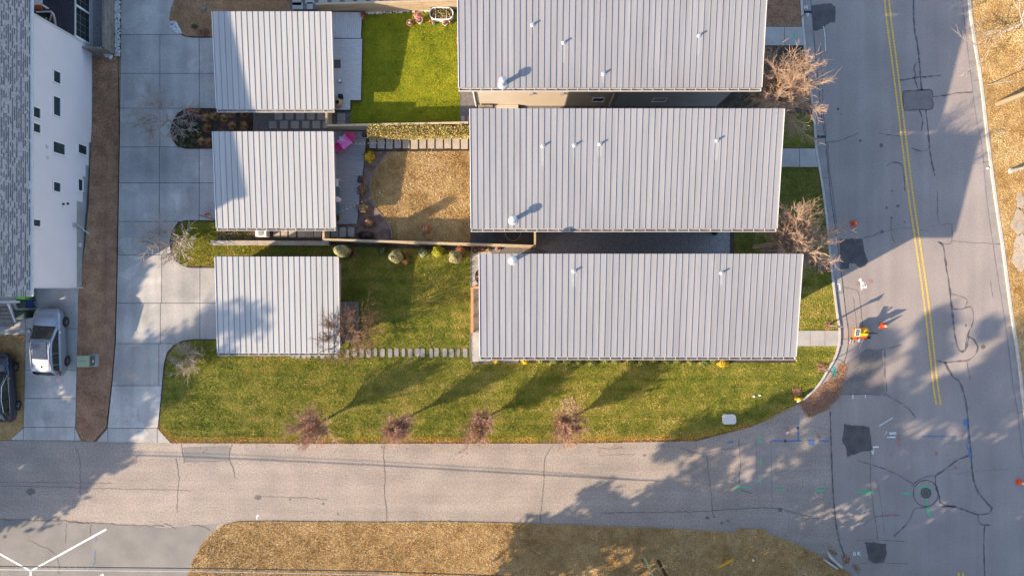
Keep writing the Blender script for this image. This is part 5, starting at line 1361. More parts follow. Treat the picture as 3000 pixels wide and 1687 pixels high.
def bare_tree(name, label, px, py, trunk_h, length, lev, cfg, m_t, seed, r=.07, trunks=1, cat='tree', group=None, lean=(0, 0), z0=.08, world=None):
    p = gnd(px, py) if world is None else Vector(world)
    p = p + Vector((0, 0, z0)); rg = random.Random(seed); out = []
    root = thing(name, label, cat, tuple(p), group=group)
    tr = []
    top = p + Vector((lean[0], lean[1], trunk_h))
    if trunks == 1:
        tr.append((tuple(p), tuple(top), r * 1.25, r, 0))
        for i in range(cfg['main']):
            a = 2 * PI * (i + rg.random() * .6) / cfg['main']; e = R(cfg['elev'] * rg.uniform(*cfg.get('ev', (.75, 1.2))))
            d = Vector((math.cos(a) * math.cos(e), math.sin(a) * math.cos(e), math.sin(e)))
            grow(p + (top - p) * rg.uniform(.75, 1), d, length * rg.uniform(.8, 1.15), r * .62, lev, cfg, rg, out, 1)
    else:
        for i in range(trunks):
            a = 2 * PI * (i + rg.random() * .6) / trunks; e = R(cfg['elev'] * rg.uniform(*cfg.get('ev', (.75, 1.2))))
            d = Vector((math.cos(a) * math.cos(e), math.sin(a) * math.cos(e), math.sin(e)))
            grow(p + Vector((rg.uniform(-.1, .1), rg.uniform(-.1, .1), 0)), d, length * rg.uniform(.8, 1.15), r, lev, cfg, rg, out, 0)
    t2 = tr + [s for s in out if s[4] <= (0 if trunks > 1 else 1)]; cr = [s for s in out if s[4] > (0 if trunks > 1 else 1)]
    tubes_np('trunk', t2, 6, m_bark if m_t is None else m_t[0], root)
    if cr: tubes_np('crown', cr, 3, m_t[1], root)
    return root, len(cr)
fine = dict(n=[8, 8, 8, 6], t0=.12, ang=25, lk=.56, rk=.55, rmin=.0085, wig=.10, up=.10, main=12, elev=52)
# four young street trees in a row
for i, (x, y, h, L, lab) in enumerate(((950, 1230, 1.0, 2.1, 'leftmost young bare tree in the row along the lower street'), (1180, 1230, 1.0, 2.15, 'second young bare tree from the left along the lower street'), (1414, 1228, .9, 1.8, 'third and smallest young bare tree along the lower street'), (1654, 1232, 1.0, 2.0, 'rightmost young bare tree in the row along the lower street'))):
    bare_tree('young_tree', lab, x, y, h, L, 3, dict(fine, elev=73, ev=(.80, 1.14), rk=.60, main=12), (m_twig_red, m_twig_red), 11 + i, r=.085, group='young trees along the lower street')
# mulch and dry leaves at their feet
for i, (x, y) in enumerate(((905, 1240), (1664, 1190))):
    litter(['pale dry weeds beside the leftmost young tree', 'dry orange leaves behind the rightmost young tree'][i], [(x - 28, y - 22), (x + 12, y - 30), (x + 22, y + 18), (x - 16, y + 24)], 900, [(.55, .42, .28), (.45, .33, .2), (.62, .36, .16)], 140 + i, z=.17, name='dry_weeds')
# two large twiggy trees beside the east street
big = dict(n=[9, 8, 8, 5], t0=.08, ang=38, lk=.56, rk=.55, rmin=.0105, wig=.12, up=.04, main=22, elev=48, ev=(.25, 1.75))
bare_tree('street_tree', 'full bare tan twigged tree beside the street by the top house', 2174, 357, 6.7, 2.0, 3, big, (m_twig_tan, m_twig_tan), 21, r=.11, group='bare trees along the right street')
bare_tree('street_tree', 'full bare tan twigged tree beside the street between the lower houses', 2206, 724, 6.7, 1.95, 3, big, (m_twig_tan, m_twig_tan), 22, r=.10, group='bare trees along the right street')
# drive trees
sparse = dict(n=[4, 5, 5], t0=.25, ang=38, lk=.62, rk=.6, rmin=.013, wig=.13, up=.03, main=8, elev=32)
bare_tree('bare_tree', 'sparse grey bare tree in the dark bed beside the drive', 512, 362, .9, 1.6, 3, sparse, (m_twig_grey, m_twig_grey), 31, r=.06)
bare_tree('bare_tree', 'pale thick branched bare tree at the grassy corner of the drive', 530, 708, .8, 1.6, 2, dict(sparse, n=[5, 6], rmin=.022, rk=.7, elev=42, main=10), (m_twig_pale, m_twig_pale), 32, r=.06)
bare_tree('bare_shrub', 'round pale bare shrub on the lawn at the drive corner', 566, 1050, .2, 1.0, 2, dict(sparse, n=[7, 7], rmin=.012, main=13, elev=38), (m_twig_pale, m_twig_pale), 33, r=.03, cat='shrub')
bare_tree('bare_tree', 'brown bare tree leaning over the lowest garage roof and the wooden landing', 1046, 968, 1.6, 1.9, 3, dict(sparse, n=[6, 6, 5], main=10, elev=46, rmin=.012, ev=(.4, 1.5)), (m_twig_brown, m_twig_brown), 34, r=.075)
bare_tree('bare_tree', 'pale bare tree at the upper right corner of the dry verge', 2950, 90, 1.5, 2.8, 3, dict(sparse, n=[4, 5, 4]), (m_twig_pale, m_twig_pale), 35, r=.09)

# trees beyond the picture's edge that shade the street
PINE = [(0.045, 0.075, 0.022), (0.065, 0.10, 0.03), (0.03, 0.05, 0.017), (0.08, 0.11, 0.035)]
def leafy_tree(name, label, x, y, h, cr, z_low, clumps, n, size, seed, cols=PINE, cat='tree', taper=.6, cluster=.36):
    rg = random.Random(seed); root = thing(name, label, cat, (x, y, -.05))
    tr = [((x, y, -.1), (x + rg.uniform(-.2, .2), y + rg.uniform(-.2, .2), h * .5), .22, .16), ((x, y, h * .5), (x, y, h * .95), .16, .05)]
    pts = []; nn = []
    for i in range(clumps):
        t = (i + rg.random()) / clumps; z = z_low + (h - z_low) * t
        rr = cr * (1 - taper * t) * math.sqrt(rg.uniform(.08, 1)); a = rg.uniform(0, 2 * PI)
        c = (x + math.cos(a) * rr, y + math.sin(a) * rr, z)
        tr.append(((x, y, z - .4), c, .06, .02))
        k = cr * cluster * rg.uniform(.7, 1.3) * (1 - .4 * t)
        P, d = blob(c, (k * 1.2, k * 1.2, k * .75), n // clumps, seed * 31 + i, shell=.15, lump=.3); pts.append(P); nn.append(d)
    tubes_np('trunk', tr, 7, m_bark, root)
    leaf_mesh('crown', np.concatenate(pts), np.concatenate(nn), size, cols, m_leaf, root, seed, flat=.5)
OFF = [  # x, y, height, crown radius, lowest leaf
 (-10.6, -25.2, 24.0, 2.6, 6.5), (-6.0, -27.0, 23.0, 3.6, 6.0), (1.0, -24.8, 21.5, 3.6, 5.0), (7.5, -27.5, 21.0, 4.0, 5.0), (13.0, -24.5, 17.0, 3.6, 4.0), (18.5, -27.5, 18.5, 3.8, 4.5), (24.0, -24.8, 13.5, 3.4, 3.0), (30.0, -27.0, 13.0, 3.4, 3.0),
]
WHERE = ['leftmost', 'second', 'third', 'fourth', 'fifth', 'sixth', 'seventh', 'last']
for i, (x, y, h, c, zl) in enumerate(OFF):
    leafy_tree('pine_tree', WHERE[i] + ' pine of the row below the verge shading the crossing', x, y, h, c, zl, 34, 14500 if i < 3 else 18000, .23, 500 + i, taper=.45, cluster=.44)
leafy_tree('pine_tree', 'tall narrow evergreen shading the lowest garage', -49.3, -19.3, 19.5, 3.0, 7.5, 30, 11500, .22, 521, taper=.5, cluster=.46)
for i, (x, y, h) in enumerate(((-46.0, -9.6, 10.3), (-46.6, -12.0, 9.8), (-46.0, -14.6, 10.2), (-46.5, -17.0, 10.3), (-46.2, -19.2, 10.4), (-46.8, -21.0, 10.2))):
    leafy_tree('pine_tree', WHERE[i] + ' low evergreen of the screen row left of the parked cars', x, y, h, 2.1, 1.5, 26, 12000, .22, 523 + i, taper=.3, cluster=.6)
bare_tree('bare_tree', 'bare tree below the parking lot', 0, 0, 3.0, 4.0, 3, dict(sparse, n=[5, 5, 5], elev=48, rmin=.014), (m_twig_brown, m_twig_brown), 540, r=.16, world=(-27, -29, 0))

# ------------------------------------------------------------------ vehicles
def car(label, p, rz, paint, roofm, L=4.6, Wd=1.86, Hh=1.68, pitch=0.0, sunroof=True, ribs=True):
    root = thing('car', label, 'car', tuple(p), local=True); root.rotation_euler = (pitch, 0, rz)
    hw = Wd / 2
    # lower body: stations along y (front +)
    st = [(-2.28, .80, .52, .86, .84), (-2.18, .90, .34, .98, .93), (-1.75, .99, .25, 1.04, 1.02), (-1.0, 1.0, .22, 1.05, 1.04), (0, 1.0, .22, 1.05, 1.04), (.85, 1.0, .22, 1.04, 1.06), (1.15, .995, .24, 1.02, 1.08), (1.6, .97, .26, .97, 1.03), (2.0, .91, .30, .88, .93), (2.2, .80, .36, .76, .80), (2.30, .66, .42, .66, .68)]
    secs = []
    for y, w, zb, zs, zt in st:
        y *= L / 4.6; w *= hw; zm = (zb + zs) / 2
        half = [(w * .86, zb), (w * .97, zb + .12), (w, zm), (w * .985, zs - .10), (w * .93, zs), (w * .70, zt), (w * .35, zt + .02)]
        secs.append([(a, y, z) for a, z in half] + [(0, y, zt + .03)] + [(-a, y, z) for a, z in half[::-1]])
    body = MB().loft(secs).build('body', paint, root, sm=True)
    # cabin loft
    cs = [(-2.20, .80, 1.0, 1.01), (-1.98, .80, 1.02, 1.38), (-1.78, .775, 1.03, 1.60), (-1.2, .765, 1.04, 1.655), (-.4, .765, 1.05, Hh), (.20, .765, 1.05, 1.62), (.42, .775, 1.05, 1.52), (1.22, .80, 1.03, 1.045)]
    def csec(y, wt, zb, zt):
        y *= L / 4.6; wb = .925 * hw; wt = hw * wt
        wt2 = wt if zt > 1.1 else wb * .9
        return [(wb, y, zb - .05), (wt2 + .02, y, zb + (zt - zb) * .8), (wt2 - .05, y, zt - .012), (wt2 * .5, y, zt + .012), (-wt2 * .5, y, zt + .012), (-wt2 + .05, y, zt - .012), (-wt2 - .02, y, zb + (zt - zb) * .8), (-wb, y, zb - .05)]
    C_ = [csec(*c) for c in cs]
    cab = MB().loft(C_).build('cabin', paint, root, sm=True)
    # roof skin
    mb = MB()
    rfs = []
    for c in C_[2:6]: rfs.append([(x, y, z + .006) for x, y, z in c[2:6]])
    mb.loft(rfs, close=False, caps=False); mb.build('roof', roofm, root, sm=True)
    def panel(name, pts, m, parent=root): return MB().quad(*pts).build(name, m, parent)
    def lerp(a, b, t): return tuple(a[i] + (b[i] - a[i]) * t for i in range(3))
    f, g_ = C_[6], C_[7]; up = .02
    for nm, (A, B, t0, t1) in {'windscreen': (C_[6], C_[7], -.05, .93), 'rear_window': (C_[2], C_[1], .15, 1.45)}.items():
        mb = MB(); n = 5; top = [lerp(A[k], B[k], t0) for k in (2, 3, 4, 5)]; bot = [lerp(A[k], B[k], t1) for k in (2, 3, 4, 5)]
        sgn = 1 if nm == 'windscreen' else -1
        mb.loft([[(x * .97, y + .03 * sgn, z + up + .01) for x, y, z in top], [(x * .98, y + .03 * sgn, z + up) for x, y, z in bot]], close=False, caps=False)
        mb.build(nm, m_carglass, root)
    for s in (1, -1):
        def sp(y, t):  # point on the cabin side
            y2 = y * L / 4.6; ys_ = [c[0][1] for c in C_]; zt = np.interp(y2, ys_, [c[2][2] for c in C_]); wt = np.interp(y2, ys_, [c[1][0] for c in C_])
            zb = 1.06; wb = .93 * hw; z = zb + (zt - .06 - zb) * t; x = wb + (wt + .015 - wb) * t + .012
            return (s * x, y2, z)
        for nm, (ya, yb, yc, yd) in (('side_window', (-.55, .98, .22, -.55)), ('side_window', (-1.32, -.60, -.60, -1.28)), ('quarter_window', (-1.85, -1.40, -1.38, -1.66))):
            MB().loft([[sp(ya, .08), sp(yd, .92)], [sp((ya + yb) / 2, .08), sp((yd + yc) / 2, .94)], [sp(yb, .08), sp(yc, .92)]], close=False, caps=False).build(nm, m_carglass, root)
        MB().beam((s * .60 * Wd / 1.86, -1.6, 1.70), (s * .61 * Wd / 1.86, .1, 1.71), .05, .045).build('roof_rail', m_fascia, root)
        mr = MB().lathe((s * (hw + .10), .82, 1.02), [(.05, 0), (.11, .03), (.11, .13), (.05, .16)], 8).build('mirror', paint, root)
        MB().hexa([(s * .55, 2.08, .70), (s * .82, 1.93, .72), (s * .86, 1.72, .80), (s * .66, 2.0, .80)], [(s * .55, 2.12, .80), (s * .83, 1.97, .84), (s * .87, 1.70, .92), (s * .66, 1.98, .90)]).build('headlight', m_lamp, root)
        MB().hexa([(s * .62, -2.25, .90), (s * .83, -2.14, .90), (s * .90, -1.90, .95), (s * .72, -2.16, .95)], [(s * .60, -2.20, 1.10), (s * .80, -2.08, 1.12), (s * .875, -1.86, 1.08), (s * .70, -2.08, 1.12)]).build('tail_light', m_red_lamp, root)
        for wy in (1.36, -1.32):
            x0 = s * (hw - .20); x1 = s * (hw + .025)
            pts = [(x0, wy, .34), (x0 + s * .03, wy, .34), (x1 - s * .03, wy, .34), (x1, wy, .34)]
            w = MB().tube(pts, [.29, .345, .345, .30], 20).build('wheel', m_rubber, root, sm=False)
            mb = MB().tube([(x1 - s * .002, wy, .34), (x1 + s * .006, wy, .34)], .235, 18); mb.build('rim_back', m_black, w)
            mb = MB()
            for k in range(5):
                a = 2 * PI * k / 5 + .3
                for da in (-.13, .13):
                    mb.beam((x1 + s * .012, wy + .04 * math.cos(a), .34 + .04 * math.sin(a)), (x1 + s * .012, wy + .22 * math.cos(a + da), .34 + .22 * math.sin(a + da)), .028, .02)
            mb.tube([(x1 + s * .008, wy, .34), (x1 + s * .024, wy, .34)], .055, 10)
            mb.build('rim', m_rim, w)
    if sunroof:
        for ya, yb in ((-.92, -.33), (-.31, .24)):
            za = 1.712
            MB().hexa([(-.47, ya, za - .01), (.47, ya, za - .01), (.47, yb, za - .01), (-.47, yb, za - .01)], [(-.47, ya, za + .012), (.47, ya, za + .012), (.47, yb, za + .004), (-.47, yb, za + .004)]).build('sunroof', m_solar, root)
    if ribs:
        for k in range(9):
            x = -.48 + .12 * k; MB().hexa([(x - .03, -1.6, 1.62), (x + .03, -1.6, 1.62), (x + .03, -.9, 1.67), (x - .03, -.9, 1.67)], [(x - .025, -1.6, 1.645), (x + .025, -1.6, 1.645), (x + .025, -.9, 1.69), (x - .025, -.9, 1.69)]).build('roof_rib', roofm, root)
        MB().hexa([(.03, -1.52, 1.64), (.09, -1.52, 1.64), (.09, -1.36, 1.66), (.03, -1.36, 1.66)], [(.05, -1.52, 1.71), (.07, -1.52, 1.71), (.07, -1.38, 1.68), (.05, -1.38, 1.68)]).build('antenna', m_black, root)
    return root
cx, cy = -31.05, -3.55
zf, zr_ = zg(cx, cy + 1.36), zg(cx, cy - 1.32)
car('silver crossover car with a glass sunroof parked on the left drive', (cx, cy, (zf + zr_) / 2 + .09), R(-3), m_car_silver, m_car_roof, pitch=math.atan2(zf - zr_, 2.68))
cx, cy = -34.75, -6.65
zf, zr_ = zg(cx, cy + 1.36), zg(cx, cy - 1.32)
dk = car('dark blue car with chrome window trim cut off by the left edge', (cx, cy, (zf + zr_) / 2 + .06), R(-2), m_car_blue, m_car_blue, L=4.8, sunroof=False, ribs=False, pitch=math.atan2(zf - zr_, 2.68))
for yy in (-.9, .0):
    MB().beam((-.6, yy, 1.73), (.6, yy, 1.73), .06, .03).build('roof_bar', m_chrome, dk)
for s in (1,):
    MB().tube([(s * .885, 1.0, 1.09), (s * .80, .3, 1.55), (s * .775, -.6, 1.62), (s * .79, -1.45, 1.52), (s * .86, -1.95, 1.12), (s * .89, -1.4, 1.07), (s * .89, 0, 1.07), (s * .885, 1.0, 1.09)], .014, 6).build('chrome_trim', m_chrome, dk)

# wheeled bins
def bin_(label, px, py, body, lid, rz):
    p = gnd(px, py, .09); root = thing('wheeled_bin', label, 'bin', tuple(p), rz, local=True, group='wheeled bins beside the porch')
    MB().loft([[(-.22, -.24, .08), (.22, -.24, .08), (.22, .24, .08), (-.22, .24, .08)], [(-.29, -.33, .98), (.29, -.33, .98), (.29, .33, .98), (-.29, .33, .98)]]).build('body', body, root)
    MB().loft([[(-.31, -.35, .985), (.31, -.35, .985), (.31, .38, .985), (-.31, .38, .985)], [(-.30, -.34, 1.03), (.30, -.34, 1.03), (.30, .37, 1.05), (-.30, .37, 1.05)], [(-.22, -.25, 1.075), (.22, -.25, 1.075), (.22, .28, 1.09), (-.22, .28, 1.09)]]).build('lid', lid, root)
    MB().tube([(-.26, .40, 1.0), (.26, .40, 1.0)], .02, 8).build('handle', m_black, root)
    for s in (-1, 1): MB().tube([(s * .20, .27, .11), (s * .26, .27, .11)], .11, 12).build('wheel', m_rubber, root)
bin_('dark green wheeled bin nearest the silver car', 92, 920, m_bin_green, m_bin_green, R(-85))
bin_('blue wheeled bin with a dark lid and white sticker', 93, 890, m_bin_blue, m_bin_green, R(-88))
bin_('lime green wheeled bin beside the house corner', 90, 862, m_bin_lime, m_bin_lime, R(-90))

# green transformer
p = gnd(264, 1055)
tf = thing('transformer_box', 'green metal transformer box on the brown strip beside the silver car', 'utility box', tuple(p))
def tbox(x0, x1, y0, y1, z0, z1, zt=None): return MB().hexa([(p.x + x0, p.y + y0, p.z + z0), (p.x + x1, p.y + y0, p.z + z0), (p.x + x1, p.y + y1, p.z + z0), (p.x + x0, p.y + y1, p.z + z0)], [(p.x + x0, p.y + y0, p.z + z1), (p.x + x1, p.y + y0, p.z + (zt or z1)), (p.x + x1, p.y + y1, p.z + (zt or z1)), (p.x + x0, p.y + y1, p.z + z1)])
tbox(-.48, .50, -.42, .42, -.4, .08).build('pad', m_conc, tf)
tbox(-.44, .30, -.36, .34, .08, .64, .60).build('cabinet', m_trans, tf)
tbox(-.47, .33, -.39, .37, .645, .68, .64).build('lid', m_trans, tf)
tbox(.305, .39, -.34, .32, .08, .46).build('front_panel', mat('transformer_dark', (.10, .13, .11), rough=.5), tf)
tbox(.392, .404, -.10, .02, .22, .36).build('sticker', m_white, tf)
tbox(-.471, .325, -.012, .012, .681, .688, .648).build('lid_seam', m_trans, tf)

# ------------------------------------------------------------------ street furniture
def cone(label, px, py, lean=0):
    p = at(px, py, .02); root = thing('traffic_cone', label, 'cone', tuple(p), group='orange traffic cones on the street')
    MB().loft([[(p.x + sx * .19, p.y + sy * .19, p.z + z) for sx, sy in ((-1, -1), (1, -1), (1, 1), (-1, 1))] for z in (0, .04)]).build('base', m_orange, root)
    MB().lathe((p.x, p.y, p.z), [(.15, .04), (.12, .22), (.0855, .42)], 16).build('body', m_orange, root, sm=True)
    MB().lathe((p.x, p.y, p.z), [(.088, .421), (.065, .56)], 16).build('white_band', m_white, root, sm=True)
    MB().lathe((p.x, p.y, p.z), [(.064, .561), (.03, .74), (.02, .75)], 16).build('tip', m_orange, root, sm=True)
cone('orange cone standing alone in the house shade on the right street', 2500, 655)
cone('orange cone beside the yellow trailer', 2585, 954)
cone('orange cone cut off by the right edge', 2984, 1411)

tp = at(2522, 985, .02)
tl = thing('solar_trailer', 'small orange and yellow trailer with a solar panel parked at the kerb', 'trailer', tuple(tp))
def T(px, py, z): return at(px, py, z)
MB().hexa([T(2497, 990, .35), T(2543, 985, .35), T(2543, 958, .35), T(2499, 961, .35)], [T(2500, 987, .8), T(2540, 983, .8), T(2540, 962, .8), T(2501, 964, .8)]).build('body', m_orange2, tl)
MB().hexa([T(2499, 995, .30), T(2512, 996, .30), T(2512, 986, .30), T(2499, 986, .30)], [T(2500, 995, .62), T(2511, 996, .62), T(2511, 986, .62), T(2500, 986, .62)]).build('battery_box', m_orange, tl)
MB().hexa([T(2524, 993, .30), T(2541, 990, .30), T(2541, 984, .30), T(2524, 985, .30)], [T(2525, 992, .6), T(2540, 989, .6), T(2540, 984, .6), T(2525, 985, .6)]).build('battery_box', m_orange, tl)
c0 = T(2533, 972, .9)
mb = MB(); mb.lathe((c0.x, c0.y, .8), [(.26, 0), (.27, .15), (.24, .28), (.14, .36), (.03, .38)], 14); hood = mb.build('engine_hood', m_sun_yellow, tl, sm=True)
MB().hexa([T(2518, 985, .82), T(2536, 984, .82), T(2536, 964, .82), T(2520, 965, .82)], [T(2520, 982, 1.08), T(2535, 981, 1.12), T(2535, 966, 1.12), T(2521, 967, 1.08)]).build('engine_cover', m_sun_yellow, tl)
a, b, c, d = T(2503, 984, 1.25), T(2517, 985, 1.25), T(2520, 964, 1.5), T(2506, 963, 1.5)
pn = MB().hexa([a, b, c, d], [q + Vector((0, 0, .04)) for q in (a, b, c, d)]).build('solar_panel', m_white, tl)
def inner(u, v): return a + (b - a) * u + (d - a) * v + Vector((0, 0, .046))
for i in range(2):
    for j in range(3):
        u0, u1, v0, v1 = .09 + .42 * i, .47 + .42 * i, .06 + .3 * j, .33 + .3 * j
        MB().quad(inner(u0, v0), inner(u1, v0), inner(u1, v1), inner(u0, v1)).build('solar_cell', m_solar, pn)
MB().tube([T(2520, 974, .8), T(2520, 974, 1.7)], .05, 8).build('mast', m_steel, tl)
q = T(2520, 974, 0); MB().box(q.x - .36, q.x + .36, q.y + .03, q.y + .08, 1.0, 1.6).build('sign_board', m_black, tl)
for s, (x, y) in enumerate(((2504, 992), (2538, 989))):
    w = T(x, y, .28); MB().tube([(w.x, w.y - .06, .28), (w.x, w.y + .08, .28)], .26, 14).build('wheel', m_rubber, tl)
MB().tube([T(2530, 990, .4), T(2516, 1022, .3)], .035, 8).build('drawbar', m_steel, tl)
MB().tube([T(2496, 988, .3), T(2488, 1006, .1)], .025, 8).build('outrigger', m_steel, tl); MB().tube([T(2540, 976, .3), T(2550, 975, .3)], .03, 8).build('outrigger', m_black, tl)
MB().tube([T(2500, 990, .3), T(2496, 1008, .1)], .025, 8).build('outrigger', m_steel, tl)
MB().hexa([T(2513, 1002, .2), T(2519, 1001, .2), T(2517, 989, .2), T(2511, 989, .2)], [T(2513, 1002, .5), T(2519, 1001, .5), T(2517, 989, .5), T(2511, 989, .5)]).build('white_box', m_white, tl)

def post(root, base, h, r, m, name='post'): return MB().tube([base, base + Vector((0, 0, h))], r, 8).build(name, m, root)
p = gnd(2424, 952, .1)
rs = thing('road_sign', 'grey road sign on a post beside the front walk of the lowest house', 'sign', tuple(p))
post(rs, p, 2.1, .04, m_steel); MB().prism([(p.x - .06, p.y - .018), (p.x + .10, p.y - .020), (p.x + .10, p.y + .018), (p.x - .06, p.y + .018)], .2, 2.0).build('post_sleeve', m_steel, rs)
mb = MB(); c = p + Vector((.03, -.05, 1.75)); mb.quad(c + Vector((-.32, 0, 0)), c + Vector((0, 0, -.32)), c + Vector((.32, 0, 0)), c + Vector((0, 0, .32))); mb.quad(c + Vector((-.32, -.01, 0)), c + Vector((0, -.01, .32)), c + Vector((.32, -.01, 0)), c + Vector((0, -.01, -.32))); mb.build('plate', m_steel, rs)
p = gnd(2399, 1078, .1)
ss = thing('street_name_sign', 'green street name sign on a thin post at the corner', 'sign', tuple(p))
post(ss, p, 2.4, .03, m_steel)
MB().hexa([(p.x + .02, p.y + .37, 2.28), (p.x - .10, p.y + .37, 2.28), (p.x - .02, p.y - .37, 2.28), (p.x + .10, p.y - .37, 2.28)][::-1], [(p.x + .02, p.y + .37, 2.46), (p.x - .03, p.y + .37, 2.46), (p.x + .05, p.y - .37, 2.46), (p.x + .10, p.y - .37, 2.46)][::-1]).build('name_plate', m_sign_green, ss)
MB().box(p.x - .3, p.x + .42, p.y - .012, p.y + .012, 2.08, 2.24).build('name_plate', m_navy, ss)
p = at(2326, 1653, .05)
sp_ = thing('stop_sign', 'red octagonal stop sign at the bottom edge of the verge', 'sign', tuple(p))
post(sp_, p, 2.1, .035, m_steel)
P = [(math.cos(R(22.5 + 45 * k)) * .4, math.sin(R(22.5 + 45 * k)) * .4) for k in range(8)]
dn = Vector((.80, .60, 0)).normalized(); sd = Vector((-dn.y, dn.x, 0)); cc = p + Vector((0, 0, 1.85)) + dn * .05
def octa(k, off): return [tuple(cc + dn * off + sd * x * k + Vector((0, 0, y * k)) + dn * (-.10 * y)) for x, y in P]
MB().loft([octa(1, 0), octa(1, .012)]).build('border', m_white, sp_)
MB().loft([octa(.93, .013), octa(.93, .018)]).build('plate', m_sign_red, sp_)
cu = bpy.data.curves.new('stop', 'FONT'); cu.body = 'STOP'; cu.size = .3; cu.align_x = 'CENTER'; cu.align_y = 'CENTER'
tt = bpy.data.objects.new('stop', cu); me = bpy.data.meshes.new_from_object(tt); bpy.data.objects.remove(tt)
o = link('lettering', me, m_white, sp_)
zz_ = (Vector((0, 0, 1)) - dn * .10).normalized(); o.matrix_local = Matrix.Translation(cc + dn * .03 - p) @ Matrix((sd, zz_, sd.cross(zz_))).transposed().to_4x4()

p = gnd(2332, 1166, .1)
hy = thing('fire_hydrant', 'yellow fire hydrant near the kerb corner', 'hydrant', tuple(p))
MB().lathe(p, [(.16, 0), (.16, .05), (.11, .06), (.11, .48), (.14, .50), (.14, .56), (.11, .62), (.05, .70)], 14).build('barrel', m_hyd, hy, sm=False)
MB().lathe(p, [(.04, .70), (.04, .76)], 6).build('top_nut', m_hyd, hy)
for s in (-1, 1): MB().tube([p + Vector((s * .10, 0, .38)), p + Vector((s * .22, 0, .38))], .065, 10).build('nozzle', m_hyd, hy)
MB().tube([p + Vector((0, -.10, .32)), p + Vector((0, -.22, .32))], .08, 10).build('nozzle', m_zinc, hy)
# ground covers
p = at(2136, 1227, .1)
o = MB().prism(W([(2116, 1218), (2120, 1213), (2150, 1213), (2156, 1219), (2157, 1236), (2152, 1242), (2121, 1242), (2116, 1236)], .16), .05, .16).build('utility_vault', m_pot_w, loc=p); tag(o, 'pale rounded concrete utility lid in the front lawn', 'utility cover')
mh = thing('manhole_cover', 'round cast iron manhole cover in the crossing', 'manhole cover', tuple(at(2712, 1443, .02)))
p = at(2712, 1443, .02); MB().lathe(p, [(.36, 0), (.36, .008)], 28).build('cover', m_iron2, mh)
mb = MB()
for k in range(28):
    a0, a1 = 2 * PI * k / 28, 2 * PI * (k + 1) / 28
    for r0, r1 in ((.30, .36), (.06, .10)):
        mb.quad((p.x + r0 * math.cos(a0), p.y + r0 * math.sin(a0), p.z + .014), (p.x + r1 * math.cos(a0), p.y + r1 * math.sin(a0), p.z + .014), (p.x + r1 * math.cos(a1), p.y + r1 * math.sin(a1), p.z + .014), (p.x + r0 * math.cos(a1), p.y + r0 * math.sin(a1), p.z + .014))
mb.build('ring', m_iron, mh)
for k in range(8): MB().beam(p + Vector((.1 * math.cos(k * PI / 4), .1 * math.sin(k * PI / 4), .012)), p + Vector((.31 * math.cos(k * PI / 4), .31 * math.sin(k * PI / 4), .012)), .035, .008).build('spoke', m_iron, mh)
for x, y, lab in ((2337, 1253, 'small dark valve cover on the upper blue mark'), (2300, 1291, 'small dark valve cover on the blue line near the lawn')):
    o = MB().lathe(at(x, y, .004), [(.10, 0), (.10, .014)], 16).build('valve_cover', m_iron, loc=at(x, y, .004)); tag(o, lab, 'valve cover')
for x, y, lab in ((2208, 1160, 'left white cleanout cap in the lawn shade'), (2225, 1157, 'right white cleanout cap in the lawn shade')):
    o = MB().lathe(at(x, y, .1), [(.07, 0), (.07, .08), (.04, .1)], 12).build('cleanout_cap', m_white, loc=at(x, y, .1)); tag(o, lab, 'pipe cap')
o = MB().lathe(at(2205, 1638, .05), [(.06, 0), (.07, .16), (.03, .2)], 10).build('marker_cap', m_pot_w, loc=at(2205, 1638, .05)); tag(o, 'pale round cap in the dark verge', 'marker')
o = MB().lathe(at(2892, 494, .02), [(.07, 0), (.06, .1), (.02, .14)], 8).build('paper_cup', m_white, loc=at(2892, 494, .02)); tag(o, 'small white litter in the right gutter', 'litter')
# mailboxes by the right street
for x, y, lab in ((2346, 52, 'navy mailbox on a post at the top of the right street'), (2385, 410, 'navy mailbox on a post beside the middle house')):
    p = gnd(x, y, .1); mbx = thing('mailbox', lab, 'mailbox', tuple(p), group='mailboxes along the right street')
    post(mbx, p, 1.0, .04, m_wood_g)
    secs = [[(p.x + xx, p.y + .10 * math.cos(t), 1.08 + .11 * math.sin(t)) for t in (-.7, 0, .6, 1.57, 2.5, PI, 3.85)] for xx in (-.18, .34)]
    MB().loft(secs).build('box', m_navy, mbx)
# verge markers
p0 = at(1888, 1632, .05); mk = thing('utility_marker', 'pale green leaning marker post at the bottom edge', 'post', tuple(p0)); MB().tube([p0, p0 + Vector((.0, -.05, 1.6)), p0 + Vector((0, -.05, 3.0))], [.07, .06, .05], 10).build('post', mat('pale_green', (.32, .42, .26), rough=.7), mk)
p0 = at(1928, 1642, .05); mk = thing('bollard', 'dark rust brown pole with a pale ring at the bottom edge', 'post', tuple(p0)); MB().tube([p0, p0 + Vector((.02, -.04, 4.0))], .11, 12).build('post', mat('rust_brown', (.06, .028, .018), rough=.7), mk); MB().tube([p0 + Vector((.005, -.01, 1.3)), p0 + Vector((.005, -.01, 1.38))], .115, 12).build('ring', m_pot_w, mk)
for i, (x0, y0, x1, y1) in enumerate(((2148, 1634, 2104, 1660), (2150, 1637, 2102, 1662), (2148, 1641, 2110, 1661))):
    o = MB().tube([at(x0, y0, .14 + .05 * i), at(x1, y1, .12 + .05 * i)], .022, 6).build('survey_stake', m_hyd, loc=at(x0, y0, .1)); tag(o, ['upper yellow survey stake lying on the verge', 'middle yellow survey stake lying on the verge', 'lower yellow survey stake lying on the verge'][i], 'stake')
